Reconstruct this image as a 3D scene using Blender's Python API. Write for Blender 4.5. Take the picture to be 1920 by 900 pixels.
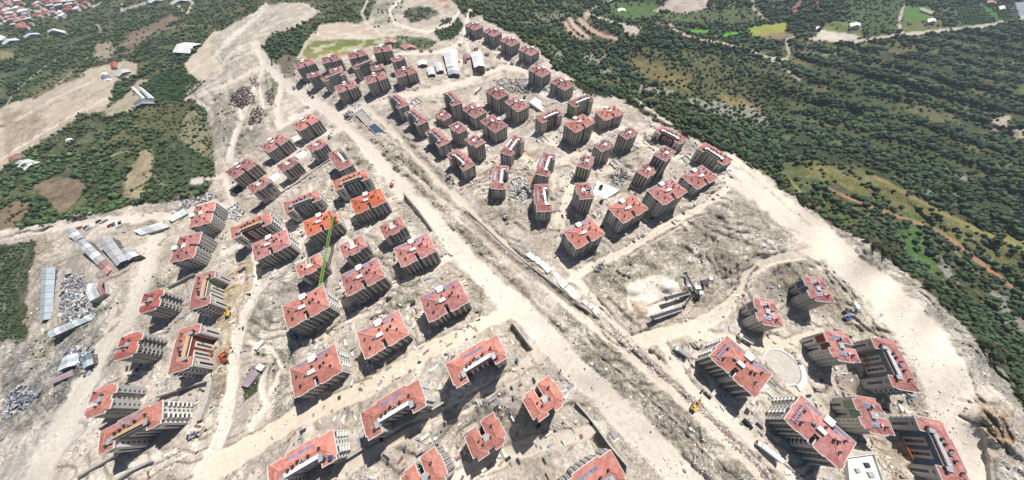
import bpy, bmesh, math, random
import numpy as np
from mathutils import Matrix, Vector
R = math.radians
random.seed(7)
for o in list(bpy.data.objects): bpy.data.objects.remove(o)
scene = bpy.context.scene
COL = scene.collection

# ------------------------------------------------------------------ camera
CAMZ = 230.0
FOC, PITCH, ROLL, CX, CY = 538.93, 0.557843, -0.0380252, 960.0, 450.0
ct, st = math.cos(PITCH), math.sin(PITCH)
_fw = np.array([0, st, -ct]); _up = np.array([0, ct, st]); _rt = np.array([1.0, 0, 0])
_c, _s = math.cos(ROLL), math.sin(ROLL)
_r2 = _c*_rt + _s*_up; _u2 = -_s*_rt + _c*_up
cd = bpy.data.cameras.new('camera'); cam = bpy.data.objects.new('camera', cd); COL.objects.link(cam)
cd.sensor_fit = 'HORIZONTAL'; cd.sensor_width = 36.0; cd.lens = FOC/1920*36
cd.clip_start = 1.0; cd.clip_end = 200000
cam.matrix_world = Matrix(((_r2[0], _u2[0], -_fw[0], 0), (_r2[1], _u2[1], -_fw[1], 0), (_r2[2], _u2[2], -_fw[2], CAMZ), (0, 0, 0, 1)))
scene.camera = cam
scene.cycles.diffuse_bounces = 2
scene.render.resolution_x = 1024; scene.render.resolution_y = 480

# ------------------------------------------------------------------ daylight
SUN_AZ, SUN_EL = R(30), R(56)          # azimuth from +Y towards +X
w = bpy.data.worlds.new('World'); scene.world = w; w.use_nodes = True
nt = w.node_tree; nt.nodes.clear()
sky = nt.nodes.new('ShaderNodeTexSky'); sky.sky_type = 'NISHITA'; sky.sun_disc = False
sky.sun_elevation = SUN_EL; sky.sun_rotation = SUN_AZ; sky.altitude = 300
bg = nt.nodes.new('ShaderNodeBackground'); bg.inputs['Strength'].default_value = 0.05
wo = nt.nodes.new('ShaderNodeOutputWorld')
nt.links.new(sky.outputs[0], bg.inputs[0]); nt.links.new(bg.outputs[0], wo.inputs[0])
sd = bpy.data.lights.new('sun', 'SUN'); sd.energy = 5.0; sd.angle = R(0.53); sd.color = (1.0, 0.96, 0.91)
sun = bpy.data.objects.new('sun', sd); COL.objects.link(sun)
_d = Vector((math.sin(SUN_AZ)*math.cos(SUN_EL), math.cos(SUN_AZ)*math.cos(SUN_EL), math.sin(SUN_EL)))
sun.rotation_euler = _d.to_track_quat('Z', 'Y').to_euler(); sun.location = (300, 500, 600)
vs = scene.view_settings; vs.view_transform = 'Standard'; vs.look = 'None'; vs.exposure = 0.26; vs.gamma = 1.0

# ------------------------------------------------------------------ site survey: depth of the ground below the camera
RBF = [[737.7, 638.1, 603.1, 589.9, 843.6, 578.9, 700.5, 537.0, 791.1, 489.3, 536.6, 478.7, 706.8, 400.0, 624.7, 438.6, 623.3, 701.0, 1086.5, 458.7, 1164.5, 414.9, 1234.0, 384.1, 1292.9, 356.9, 1080.7, 257.4, 1135.5, 236.6, 590.4, 252.7, 535.2, 290.8, 477.3, 336.8, 1352.0, 693.2, 1483.8, 805.1, 257.7, 753.6, 333.8, 579.9, 298.8, 658.7, 1014.4, 751.6, 916.9, 815.7, 900.1, 684.3, 759.4, 766.8, 318.5, 797.8, 389.3, 661.4, 415.8, 557.5, 411.4, 422.3, 385.1, 481.8, 498.2, 442.0, 587.4, 398.0, 674.0, 359.0, 652.9, 321.3, 610.5, 295.3, 559.5, 329.8, 509.6, 367.7, 749.7, 446.6, 681.0, 482.0, 604.5, 515.7, 584.9, 142.3, 632.8, 133.3, 679.9, 125.1, 725.4, 115.3, 601.1, 161.1, 635.8, 163.9, 641.7, 152.3, 690.0, 142.0, 716.3, 148.7, 753.5, 132.3, 661.4, 186.0, 715.1, 169.8, 768.3, 158.8, 755.4, 212.8, 788.5, 242.7, 827.4, 280.1, 869.8, 321.9, 852.9, 207.4, 836.3, 239.8, 892.5, 234.7, 934.0, 201.0, 969.5, 223.2, 928.6, 261.2, 864.4, 266.5, 895.1, 292.2, 891.3, 71.8, 925.0, 83.5, 957.0, 101.2, 991.2, 118.5, 1010.6, 157.9, 1051.1, 181.4, 1084.9, 211.9, 1027.6, 239.6, 1166.7, 280.5, 1123.1, 302.4, 1091.1, 330.5, 1020.2, 331.2, 960.8, 295.5, 938.6, 354.3, 1015.0, 392.8, 1089.0, 381.3, 1199.6, 345.9, 1230.8, 317.2, 1245.2, 275.8, 1322.9, 312.0, 1401.7, 600.7, 1490.8, 560.3, 1525.7, 660.5, 1574.5, 779.1, 1625.2, 689.2, 1702.2, 840.2, 605.7, 857.8, 815.8, 880.8, 1097.7, 894.5, 960.0, 760.0, 1100.0, 640.0, 1250.0, 800.0, 1400.0, 880.0, 1300.0, 560.0, 1500.0, 450.0, 1700.0, 650.0, 1800.0, 750.0, 1850.0, 850.0, 200.0, 880.0, 60.0, 850.0, 450.0, 700.0, 100.0, 600.0, 200.0, 470.0, 400.0, 880.0, 480.0, 150.0, 560.0, 180.0, 640.0, 260.0, 740.0, 320.0, 860.0, 430.0, 980.0, 560.0, 830.0, 120.0, 860.0, 60.0, 560.0, 60.0, 420.0, 90.0, 420.0, 200.0, 480.0, 220.0, 890.0, 35.0, 1000.0, 75.0, 1070.0, 140.0, 1200.0, 205.0, 1290.0, 240.0, 1390.0, 300.0, 1500.0, 385.0, 1640.0, 470.0, 1750.0, 560.0, 1840.0, 650.0, 1900.0, 750.0, 1960.0, 860.0, 450.0, 250.0, 400.0, 300.0, 960.0, 20.0, 1100.0, 120.0, 1200.0, 150.0, 1400.0, 280.0, 1300.0, 100.0, 1150.0, 60.0, 1650.0, 350.0, 1560.0, 325.0, 1500.0, 318.0, 1700.0, 420.0, 1800.0, 520.0, 1900.0, 600.0, 1960.0, 700.0, 1980.0, 500.0, 1450.0, 340.0, 1540.0, 420.0, 1660.0, 500.0, 1780.0, 590.0, 1880.0, 690.0, 1600.0, 250.0, 1750.0, 300.0, 1900.0, 300.0, 1700.0, 150.0, 1500.0, 150.0, 1450.0, 60.0, 1700.0, 50.0, 1900.0, 30.0, 1200.0, 10.0, 1000.0, 0.0, 1480.0, 250.0, 1350.0, 200.0, 1250.0, 60.0, 1180.0, 60.0, 700.0, 20.0, 650.0, 70.0, 760.0, 60.0, 650.0, 90.0, 600.0, 5.0, 840.0, 5.0, 400.0, 120.0, 350.0, 220.0, 200.0, 250.0, 100.0, 350.0, 0.0, 400.0, 250.0, 350.0, 330.0, 350.0, 380.0, 360.0, 300.0, 150.0, 385.0, 180.0, 50.0, 520.0, 0.0, 600.0, 100.0, 540.0, 0.0, 760.0, 110.0, 690.0, 0.0, 250.0, 150.0, 180.0, 200.0, 80.0, 0.0, 0.0, 400.0, 20.0, 300.0, 5.0, 100.0, 20.0, -60.0, 450.0, -60.0, 700.0], [9.0143, -7.9386, -1.4426, 6.1103, 2.969, 18.9831, 12.983, 16.5534, 11.4101, 15.9144, 5.4533, -26.3804, 53.1182, -34.8493, 7.3734, 3.8909, 22.641, 27.3861, -8.8062, -9.8556, 7.2408, 16.3577, 5.1222, 21.4702, 41.2041, -19.198, -18.6566, -2.8495, -18.8871, -11.1037, 15.2757, 2.3292, -20.1738, 0.8583, -15.7078, -9.6972, -22.4219, -4.4108, -25.6354, -12.1404, -15.0591, -2.2522, -20.2059, 1.2939, -9.1911, -6.4341, -5.1504, -6.7369, 2.7114, -14.997, 21.3867, -30.3851, 13.2526, -3.1708, 22.0508, -11.6059, -21.3701, -17.1208, 9.2931, -52.2905, 66.5675, 43.5683, 3.8872, 20.1031, 29.4978, -22.0243, -41.5562, 57.0633, 12.7177, 17.059, 49.3136, 23.8218, 50.4437, -4.6466, 0.8334, 18.1403, 21.3179, 19.7525, -2.0259, -27.2457, 15.0876, 2.5144, -38.6941, 33.2537, -56.3094, 64.1132, 26.8862, 14.0563, 12.7635, -2.3797, 18.6537, -1.3091, 3.7277, -7.303, 2.4269, -6.616, -34.2324, -7.6366, 0.9391, -0.7702, 5.2431, -86.819, -8.1146, 18.4837, 17.854, -2.8923, -6.0804, 15.3698, -6.989, -26.0714, -0.5085, 32.8476, 24.0964, 23.8471, 21.5462, 6.4653, 8.4429, 11.841, -41.4044, -51.1639, -83.0607, 9.9841, -22.1819, -159.1634, -159.5124, -291.2249, -154.7231, -102.0791, -575.1396, -98.8994, -238.8603, -230.5352, -180.4219, -105.8155, -13.2864, -10.6798, -9.8408, 42.0759, 297.8276, 182.4991, 521.5458, 0.0045, -63.4744, -40.7851, -34.1106, -129.282, 44.6686, 43.5334, 37.1223, 61.362, -23.3911, 167.2652, 201.0301, 217.7696, 197.4556, 112.3208, 72.5666, 20.8762, -0.5596, -21.847, -46.0922, 1.8939, 5.3687, -1.3469, 109.2015, 89.2377, 23.3517, 55.8984, -64.3051, -117.9586, 2.4498, -14.4241, -5.4942, 23.9659, 37.7681, 80.3865, 40.0278, 44.3953, -6.0202, 12.995, -18.5435, 6.5822, 4.3699, -14.7725, -14.9921, -39.2712, 11.7627, 21.1881, -3.7604, 13.939, -3.5565, 3.957, -3.539, 3.0358, 5.3204, 41.5659, 9.7736, -0.083, 0.5561, -15.1409, 338.5093]]
_rc = np.array(RBF[0]).reshape(-1, 2); _rw = np.array(RBF[1])
def depth(u, v):
    u = np.clip(np.asarray(u, float), -250, 2170); v = np.clip(np.asarray(v, float), -40, 1020)
    out = np.full(u.shape, _rw[-1])
    for (cx, cy), w_ in zip(_rc, _rw[:-1]):
        out -= w_*np.sqrt(((u-cx)/100)**2 + ((v-cy)/100)**2 + 0.25)
    return out
def ray(u, v):
    u = np.asarray(u, float); v = np.asarray(v, float)
    d = _r2[:, None]*((u.ravel()-CX)/FOC) - _u2[:, None]*((v.ravel()-CY)/FOC) + _fw[:, None]
    return (d/-d[2]).T.reshape(u.shape+(3,))
def hash2(ix, iy, s):
    h = (ix.astype(np.int64)*374761393 + iy.astype(np.int64)*668265263 + s*1442695041) & 0x7fffffff
    h = ((h ^ (h >> 13))*1274126177) & 0x7fffffff
    return ((h ^ (h >> 16)) & 0xffff)/65535.0
def vnoise(x, y, s=0):
    ix = np.floor(x); iy = np.floor(y); fx = x-ix; fy = y-iy
    fx = fx*fx*(3-2*fx); fy = fy*fy*(3-2*fy)
    a = hash2(ix, iy, s); b = hash2(ix+1, iy, s); c = hash2(ix, iy+1, s); d = hash2(ix+1, iy+1, s)
    return (a*(1-fx)+b*fx)*(1-fy)+(c*(1-fx)+d*fx)*fy
def fbm(x, y, sc, s=0, o=4):
    t = 0; a = 1.0; n = 0
    for i in range(o):
        t = t + a*vnoise(x/sc*2**i + 17.3*i, y/sc*2**i - 9.1*i, s+i*7); n += a; a *= 0.5
    return t/n
def sstep(a, b, x):
    t = np.clip((x-a)/(b-a), 0, 1); return t*t*(3-2*t)

# ------------------------------------------------------------------ materials
MATS = {}
def mat(name, col, rough=0.85, var=0.12, scale=0.6, bump=0.0, metal=0.0, spec=0.3, objvar=0.0, dirt=0.0):
    if name in MATS: return MATS[name]
    m = bpy.data.materials.new(name); m.use_nodes = True; n = m.node_tree.nodes; l = m.node_tree.links
    b = n['Principled BSDF']; b.inputs['Roughness'].default_value = rough; b.inputs['Metallic'].default_value = metal
    b.inputs['Specular IOR Level'].default_value = spec
    geo = n.new('ShaderNodeNewGeometry'); no = n.new('ShaderNodeTexNoise'); no.inputs['Scale'].default_value = scale; no.inputs['Detail'].default_value = 5
    l.new(geo.outputs['Position'], no.inputs['Vector'])
    mr = n.new('ShaderNodeMapRange'); mr.inputs[1].default_value = 0.25; mr.inputs[2].default_value = 0.75
    mr.inputs[3].default_value = 1-var*1.6; mr.inputs[4].default_value = 1+var
    l.new(no.outputs[0], mr.inputs[0])
    hs = n.new('ShaderNodeVectorMath'); hs.operation = 'SCALE'; hs.inputs[0].default_value = col
    l.new(mr.outputs[0], hs.inputs['Scale'])
    src = hs.outputs[0]
    if objvar:
        oi = n.new('ShaderNodeObjectInfo'); m2 = n.new('ShaderNodeMapRange'); m2.inputs[3].default_value = 1-objvar; m2.inputs[4].default_value = 1+objvar
        l.new(oi.outputs['Random'], m2.inputs[0]); v2 = n.new('ShaderNodeVectorMath'); v2.operation = 'SCALE'
        l.new(src, v2.inputs[0]); l.new(m2.outputs[0], v2.inputs['Scale']); src = v2.outputs[0]
    if dirt:
        n2 = n.new('ShaderNodeTexNoise'); n2.inputs['Scale'].default_value = scale*0.35; n2.inputs['Detail'].default_value = 8; n2.inputs['Roughness'].default_value = 0.7
        l.new(geo.outputs['Position'], n2.inputs['Vector'])
        r2 = n.new('ShaderNodeMapRange'); r2.inputs[1].default_value = 0.5; r2.inputs[2].default_value = 0.72; r2.inputs[4].default_value = dirt
        l.new(n2.outputs[0], r2.inputs[0]); mx = n.new('ShaderNodeMix'); mx.data_type = 'RGBA'
        l.new(r2.outputs[0], mx.inputs[0]); l.new(src, mx.inputs[6]); mx.inputs[7].default_value = (0.42, 0.35, 0.27, 1); src = mx.outputs[2]
    l.new(src, b.inputs['Base Color'])
    if bump:
        bu = n.new('ShaderNodeBump'); bu.inputs['Strength'].default_value = bump; bu.inputs['Distance'].default_value = 0.3
        l.new(no.outputs[0], bu.inputs['Height']); l.new(bu.outputs[0], b.inputs['Normal'])
    MATS[name] = m; return m
# ------------------------------------------------------------------ ground cover, in order; later entries lie over earlier ones
SITEC = (.52, .455, .385); ROADC = (.665, .59, .51); ROUGH = (.36, .325, .265); RUB = (.26, .235, .20); TAN = (.50, .40, .285)
GRN = (.042, .062, .030); OLV = (.15, .145, .055); DKG = (.028, .040, .020); GRS = (.085, .13, .035); ORG = (.36, .20, .115)
SITE = '-450,446 0,443 60,433 150,408 250,386 330,374 385,362 403,335 396,260 388,215 370,192 350,172 348,150 355,125 395,75 425,52 500,12 560,4 600,22 560,50 505,75 490,92 502,118 540,135 556,120 565,92 590,58 640,45 690,40 705,0 850,-10 862,28 880,36 900,30 940,52 985,76 1012,98 1048,128 1085,152 1150,178 1215,212 1265,243 1330,272 1400,308 1460,348 1505,383 1560,420 1620,452 1690,508 1750,558 1805,615 1850,668 1885,708 1905,748 1925,775 2010,860 2400,1250 -450,1250'
# (polygon, colour, edge softness px, edge noise px, tree density, roughness)
COVER = [
 (SITE, SITEC, 3, 7, 0, .5),
 ('-450,456 0,456 70,450 86,466 70,500 54,540 60,570 46,600 58,640 20,652 -450,720', (.07,.085,.04), 4, 12, .62, .7),
 ('70,450 130,440 90,480 78,560 60,640 100,650 0,730 0,660 50,640 50,560', (.50,.42,.33), 4, 8, .02, .7),
 ('-200,190 0,202 60,180 110,150 170,127 235,112 258,120 255,140 215,160 210,185 195,208 150,215 120,240 95,255 60,275 25,300 0,318 -200,360', (.52,.44,.34), 3, 6, 0, .4),
 ('0,200 60,215 90,230 60,262 10,290', (.46,.37,.27), 6, 10, .03, .7),
 ('265,148 290,150 330,165 300,185 240,212 200,220 195,205 230,185', (.42,.37,.26), 3, 5, .05, .5),
 ('380,208 400,262 402,335 350,372 300,345 340,300 330,240 350,205', (.30,.27,.17), 10, 14, .35, .8),
 ('60,345 110,333 150,337 163,350 140,380 115,405 90,380', (.25,.19,.12), 3, 5, .0, .6),
 ('0,395 35,373 62,380 40,415 15,440 0,440', (.25,.185,.12), 3, 5, .05, .6),
 ('240,325 262,285 300,280 296,300 285,330 262,372 225,378', (.40,.33,.21), 6, 9, .05, .7),
 ('286,280 330,260 372,285 400,300 400,340 330,372 285,376', (.055,.085,.035), 6, 6, .35, .7),
 ('262,160 320,125 386,152 352,185 300,190 268,185', (.030,.065,.022), 2, 3, .45, .2),
 ('262,185 350,195 340,250 262,240', (.12,.12,.05), 8, 10, .35, .6),
 ('345,122 400,60 425,55 400,100 425,118 405,132 372,152', (.58,.49,.38), 2, 3, 0, .2),
 ('180,82 205,78 218,95 200,112 175,108', (.36,.31,.24), 3, 6, .1, .6),
 ('225,85 250,60 290,45 320,25 335,35 300,55 262,80 240,93', (.24,.17,.13), 3, 4, .12, .5),
 ('95,150 130,130 160,140 100,165 60,185 30,180', (.16,.15,.08), 5, 8, .3, .5),
 ('0,96 25,98 28,108 0,112', (.30,.25,.12), 3, 4, 0, .3),
 ('395,75 425,52 500,12 545,16 515,40 470,75 440,85 400,110', (.50,.455,.38), 4, 6, 0, .5),
 ('505,66 560,50 600,50 580,75 560,105 548,128 530,135 505,120 492,95', (.06,.08,.04), 3, 5, .75, .7),
 ('535,100 566,108 550,142 530,145 508,118', (.20,.18,.13), 4, 6, .1, .8),
 ('598,45 650,42 700,52 738,66 700,76 640,74 590,72', (.50,.41,.33), 3, 3, 0, .2),
 ('572,76 640,74 700,74 745,66 780,70 780,80 700,86 640,96 572,108 566,95', (.16,.19,.05), 2, 2, 0, .2),
 ('570,98 640,92 700,84 640,106 575,112', (.26,.23,.08), 2, 2, 0, .2),
 ('745,66 800,70 822,80 800,92 770,92 720,92', (.07,.10,.04), 2, 3, .4, .4),
 ('752,25 775,12 810,14 826,25 800,38 770,42', (.05,.065,.035), 2, 3, .6, .3),
 ('830,38 862,32 870,50 852,72 825,78 815,60', (.05,.065,.035), 3, 4, .85, .5),
 ('808,0 840,0 842,18 815,18', (.40,.24,.17), 2, 3, 0, .3),
 ('700,0 760,0 750,20 735,45 700,48', (.30,.28,.21), 8, 10, .2, .8),
 ('430,165 470,160 482,190 455,205 428,190', RUB, 4, 6, 0, .9),
 ('498,130 512,135 528,165 525,195 508,200 496,165', (.25,.245,.18), 4, 5, .15, .9),
 ('468,145 490,150 490,170 475,165', RUB, 3, 4, .1, .9),
 ('400,190 440,215 435,240 405,235 395,215', (.44,.39,.31), 3, 4, 0, .3),
 ('400,170 440,200 448,232 430,300 405,300 395,250', (.38,.35,.29), 10, 14, .04, .9),
 ('470,215 500,210 520,230 480,265 440,290 440,240', (.40,.37,.31), 8, 12, .02, .9),
 # within the site
 ('640,240 690,290 700,330 728,372 705,372 690,340 655,290 630,260', (.42,.38,.31), 8, 12, .02, .9),
 ('655,225 690,215 735,255 740,270 700,275 665,250', (.50,.43,.33), 6, 8, 0, .7),
 ('690,262 760,262 800,330 850,400 835,405 790,360 740,310', (.40,.355,.26), 10, 16, .06, 1),
 ('800,385 860,405 930,480 990,550 1030,600 1000,610 930,535 870,455', (.44,.385,.31), 9, 16, .02, 1),
 ('830,420 900,500 890,505 830,440', (.55,.46,.38), 8, 10, .0, .6),
 ('1000,590 1060,600 1150,660 1240,730 1330,810 1430,910 1330,910 1260,840 1180,760 1090,680', (.42,.38,.31), 12, 22, .01, 1),
 ('1040,560 1100,590 1160,640 1200,680 1150,660 1070,610', (.40,.365,.29), 8, 14, .02, 1),
 ('1090,515 1130,480 1200,450 1300,405 1380,380 1500,430 1470,480 1400,500 1350,560 1280,600 1180,600 1130,560', (.43,.38,.30), 10, 18, .02, .9),
 ('1290,400 1380,375 1480,420 1500,440 1450,470 1380,440 1320,425', (.46,.42,.35), 8, 12, 0, .9),
 ('1100,480 1160,470 1200,500 1160,535 1110,540', (.36,.34,.25), 8, 14, .06, 1),
 ('1170,530 1235,515 1275,530 1265,575 1215,595 1180,580', (.74,.66,.57), 5, 6, 0, .3),
 ('1180,560 1210,560 1215,590 1190,590', (.52,.36,.22), 5, 6, 0, .5),
 ('1480,560 1440,520 1480,480 1540,500 1570,540 1620,580 1650,630 1610,620 1580,600', (.46,.405,.31), 8, 14, .02, .9),
 ('460,590 520,520 560,470 600,500 580,540 520,560 500,640 470,640', (.40,.375,.315), 8, 12, .02, .9),
 ('520,610 560,600 640,570 670,590 640,620 560,640', (.40,.365,.28), 8, 12, .05, .9),
 ('640,560 690,545 790,500 790,560 720,600 650,590', (.44,.40,.32), 7, 14, .03, 1),
 ('510,660 560,620 545,700 520,760 560,740 545,790 510,800', (.40,.37,.31), 6, 12, .04, 1),
 ('875,520 905,540 912,580 890,600 880,570', (.36,.33,.26), 5, 9, .03, 1),
 ('730,430 760,380 800,440 810,470 790,440', (.46,.41,.32), 5, 8, 0, .8),
 ('840,540 900,560 890,600', (.42,.38,.30), 6, 8, 0, 1),
 ('455,722 470,690 495,680 510,690 490,730 455,755', (.07,.08,.045), 3, 4, .2, .7),
 ('480,640 500,640 500,665 478,670', (.30,.28,.22), 4, 6, .05, .8),
 ('400,600 430,500 470,480 478,520 455,590 430,640 410,640', (.45,.365,.25), 4, 5, 0, .5),
 ('395,660 430,630 440,670 420,740 395,820 370,800 390,740', (.44,.345,.235), 6, 9, 0, .8),
 ('0,640 90,640 160,600 230,600 240,660 180,720 100,790 0,840', (.27,.265,.255), 14, 22, .03, .9),
 ('0,740 60,730 120,640 180,640 170,700 90,760 20,800', (.215,.215,.215), 10, 14, .03, 1),
 ('60,640 130,600 230,560 180,600 120,640 60,700', (.34,.33,.25), 5, 8, .12, 1),
 ('0,830 120,760 200,640 215,700 160,800 90,900 0,900', (.46,.43,.39), 14, 22, 0, .4),
 ('240,400 330,380 400,365 420,380 360,410 300,440 200,420', (.48,.42,.34), 8, 14, .02, .9),
 ('100,420 170,400 240,395 200,420 130,432', (.42,.38,.31), 5, 8, .05, .9),
 ('275,520 320,500 330,530 290,550 270,545', (.40,.36,.28), 8, 10, .04, .8),
 ('960,330 1000,310 1040,340 1000,400 950,420 900,400 905,360', (.48,.43,.35), 8, 14, 0, .9),
 ('985,340 1000,332 1005,345 990,350', (.50,.27,.15), 3, 4, 0, .5),
 ('960,332 980,336 975,350 962,345', (.52,.30,.17), 3, 4, 0, .5),
 ('982,285 1000,290 995,303 984,300', (.48,.24,.13), 3, 4, 0, .5),
 ('1060,290 1064,300 1060,304', (.42,.18,.12), 2, 2, 0, .5),
 ('1130,330 1180,300 1200,330 1180,360 1140,360', (.48,.42,.34), 6, 10, 0, .8),
 ('1180,270 1240,235 1300,270 1280,290 1210,300', (.52,.47,.40), 6, 10, 0, .8),
 ('920,330 945,300 955,270 930,300 900,345 890,350', (.34,.28,.22), 5, 6, 0, .6),
 ('1000,350 960,395 975,370', (.36,.29,.23), 4, 5, 0, .6),
 ('870,340 900,330 905,350 880,362', (.40,.32,.24), 4, 5, 0, .6),
 ('1195,210 1260,246 1330,276 1400,312 1380,318 1300,280 1220,240', (.44,.42,.36), 4, 7, .06, 1),
 ('960,150 1010,160 1090,175 1110,182 1060,178 1000,168', (.60,.56,.48), 5, 6, 0, .5),
 ('1560,640 1600,700 1640,760 1600,740 1565,690', (.38,.33,.27), 6, 8, 0, .4),
 ('1575,735 1600,740 1622,690 1640,740 1650,760', (.40,.34,.28), 6, 8, 0, .6),
 ('1630,820 1690,820 1700,860 1720,930 1640,930 1640,870', (.46,.39,.30), 8, 8, 0, .8),
 ('1790,745 1830,740 1880,780 1910,830 1870,840 1820,790', (.52,.37,.22), 8, 12, 0, .9),
 ('1840,740 1900,760 1905,790 1870,770', (.46,.38,.29), 6, 8, 0, .8),
 ('1860,860 1920,820 1960,900 1880,920', (.55,.52,.46), 6, 12, .02, 1),
 ('1700,690 1760,700 1800,640 1850,700 1840,740 1780,740', (.50,.46,.40), 14, 24, 0, .6),
 ('1500,383 1560,420 1690,508 1805,615 1885,708 1925,775 1890,760 1790,640 1680,530 1560,445', (.46,.44,.39), 5, 10, .03, 1),
 # far terrain beyond the right edge
 ('1060,152 1110,150 1160,170 1135,185 1100,178', DKG, 5, 8, .9, .6),
 ('1165,85 1210,88 1300,95 1390,105 1400,140 1440,200 1430,240 1350,235 1290,200 1210,150 1165,115', (.095,.10,.040), 14, 18, .45, .7),
 ('1340,100 1450,110 1520,150 1540,200 1500,240 1440,220 1400,160', (.065,.085,.036), 14, 18, .55, .7),
 ('1180,110 1250,125 1300,150 1290,165 1200,140', (.19,.155,.065), 6, 10, .08, .6),
 ('1330,170 1420,195 1435,225 1370,200', (.24,.19,.08), 6, 12, .05, .6),
 ('1205,52 1260,50 1270,105 1310,130 1270,120 1215,80', (.03,.045,.02), 5, 8, .9, .6),
 ('1140,8 1230,2 1240,30 1180,35 1145,25', (.07,.13,.035), 3, 5, .12, .3),
 ('1225,22 1260,-5 1330,-5 1325,18 1290,24 1245,22', (.50,.42,.36), 3, 5, 0, .7),
 ('1240,28 1330,20 1420,12 1440,40 1330,44 1255,42', (.09,.12,.045), 5, 8, .25, .5),
 ('1290,55 1330,57 1330,63 1292,62', (.09,.33,.02), 2, 2, 0, .2),
 ('1345,66 1400,55 1415,48 1412,56 1360,70', (.10,.36,.02), 2, 2, 0, .2),
 ('1415,48 1475,42 1470,60 1440,70 1400,66', (.28,.29,.06), 3, 4, 0, .2),
 ('1420,66 1480,62 1500,70 1470,75 1430,74', (.24,.18,.12), 3, 4, .05, .4),
 ('1455,25 1480,0 1590,0 1600,20 1560,38 1490,44', (.024,.034,.024), 3, 5, .95, .5),
 ('1525,0 1533,0 1538,18 1530,20', (.28,.12,.09), 2, 3, .1, .5),
 ('1483,15 1500,0 1505,2 1490,30', (.26,.13,.10), 2, 4, .2, .5),
 ('1590,0 1700,0 1695,60 1600,62 1590,45', (.07,.105,.04), 4, 6, .35, .5),
 ('1695,12 1745,12 1750,45 1695,52', (.09,.19,.035), 3, 4, .03, .3),
 ('1690,40 1765,36 1772,58 1700,64', (.13,.14,.05), 3, 4, .08, .4),
 ('1545,40 1610,42 1618,70 1540,72', (.16,.20,.06), 2, 3, .05, .4),
 ('1536,55 1600,64 1620,72 1560,78 1530,70', (.58,.52,.44), 2, 2, 0, .3),
 ('1785,14 1895,8 1915,36 1860,45 1795,52', (.06,.15,.035), 3, 3, .0, .5),
 ('1890,8 1930,0 1930,35 1905,38', (.30,.33,.36), 3, 3, 0, .3),
 ('1048,42 1075,30 1100,34 1125,56 1162,68 1158,76 1100,80 1060,60', (.09,.085,.05), 3, 3, .25, .8),
 ('1092,25 1102,18 1108,26 1098,40', (.40,.33,.28), 3, 3, 0, .5),
 ('1165,42 1205,55 1200,62 1180,72 1170,60', (.50,.42,.35), 3, 5, .05, .6),
 ('1000,25 1060,20 1050,40 1010,42', (.20,.19,.13), 6, 9, .4, .8),
 ('1120,135 1140,125 1145,140 1125,142', (.36,.34,.28), 3, 6, .1, 1),
 ('1195,158 1260,170 1255,180 1200,175', (.34,.33,.29), 4, 10, .2, 1),
 ('1280,180 1345,190 1345,215 1300,215', (.34,.33,.30), 5, 14, .3, 1),
 ('1330,190 1450,215 1440,240 1340,225', (.36,.35,.32), 5, 16, .35, 1),
 ('1030,95 1060,100 1050,112 1025,108', (.32,.31,.27), 5, 12, .4, 1),
 ('1090,100 1150,110 1140,122 1095,118', (.28,.27,.23), 5, 14, .5, 1),
 ('1855,225 1895,215 1890,240 1860,245', (.44,.36,.28), 3, 6, .1, .6),
 ('1890,245 1930,235 1930,262 1900,260', (.42,.36,.28), 3, 5, .1, .6),
 ('1900,170 1930,150 1930,185 1905,188', (.10,.14,.04), 4, 6, .2, .6),
 ('1770,330 1800,325 1850,345 1830,350', (.36,.33,.28), 4, 9, .3, 1),
 ('1720,355 1800,360 1790,372 1730,370', (.34,.33,.30), 4, 10, .3, 1),
 ('1820,430 1900,440 1930,440 1930,520 1870,500 1820,470', (.19,.20,.06), 8, 12, .12, .6),
 # the brown spur below the valley
 ('1470,345 1530,400 1620,450 1700,505 1790,590 1860,660 1915,750 1935,740 1935,600 1850,530 1760,470 1650,400 1540,360', (.075,.085,.040), 8, 14, .45, .8),
 ('1180,190 1300,230 1420,280 1560,300 1700,330 1560,290 1440,250 1300,200', (.030,.042,.026), 10, 14, .97, .5),
 ('1462,305 1520,305 1600,318 1640,330 1700,362 1760,395 1850,435 1920,462 1960,500 1960,560 1880,500 1780,450 1700,410 1640,380 1580,350 1500,340 1470,330', (.17,.165,.055), 6, 10, .14, .8),
 ('1500,330 1560,345 1640,385 1700,412 1760,450 1840,500 1930,560 1930,640 1850,560 1760,490 1650,420 1560,390 1500,350', (.085,.095,.040), 8, 12, .38, .8),
 ('1470,300 1500,310 1530,365 1600,410 1590,430 1520,380 1465,340', (.12,.14,.05), 8, 10, .25, .8),
 ('1690,400 1720,400 1740,470 1760,520 1700,480 1680,440', (.07,.15,.035), 8, 9, .15, .6),
 ('1745,465 1780,500 1800,540 1770,520', (.30,.29,.26), 5, 10, .2, 1),
 ('1850,540 1900,560 1930,600 1930,640 1870,590', (.28,.28,.26), 6, 12, .3, 1),
]
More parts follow.
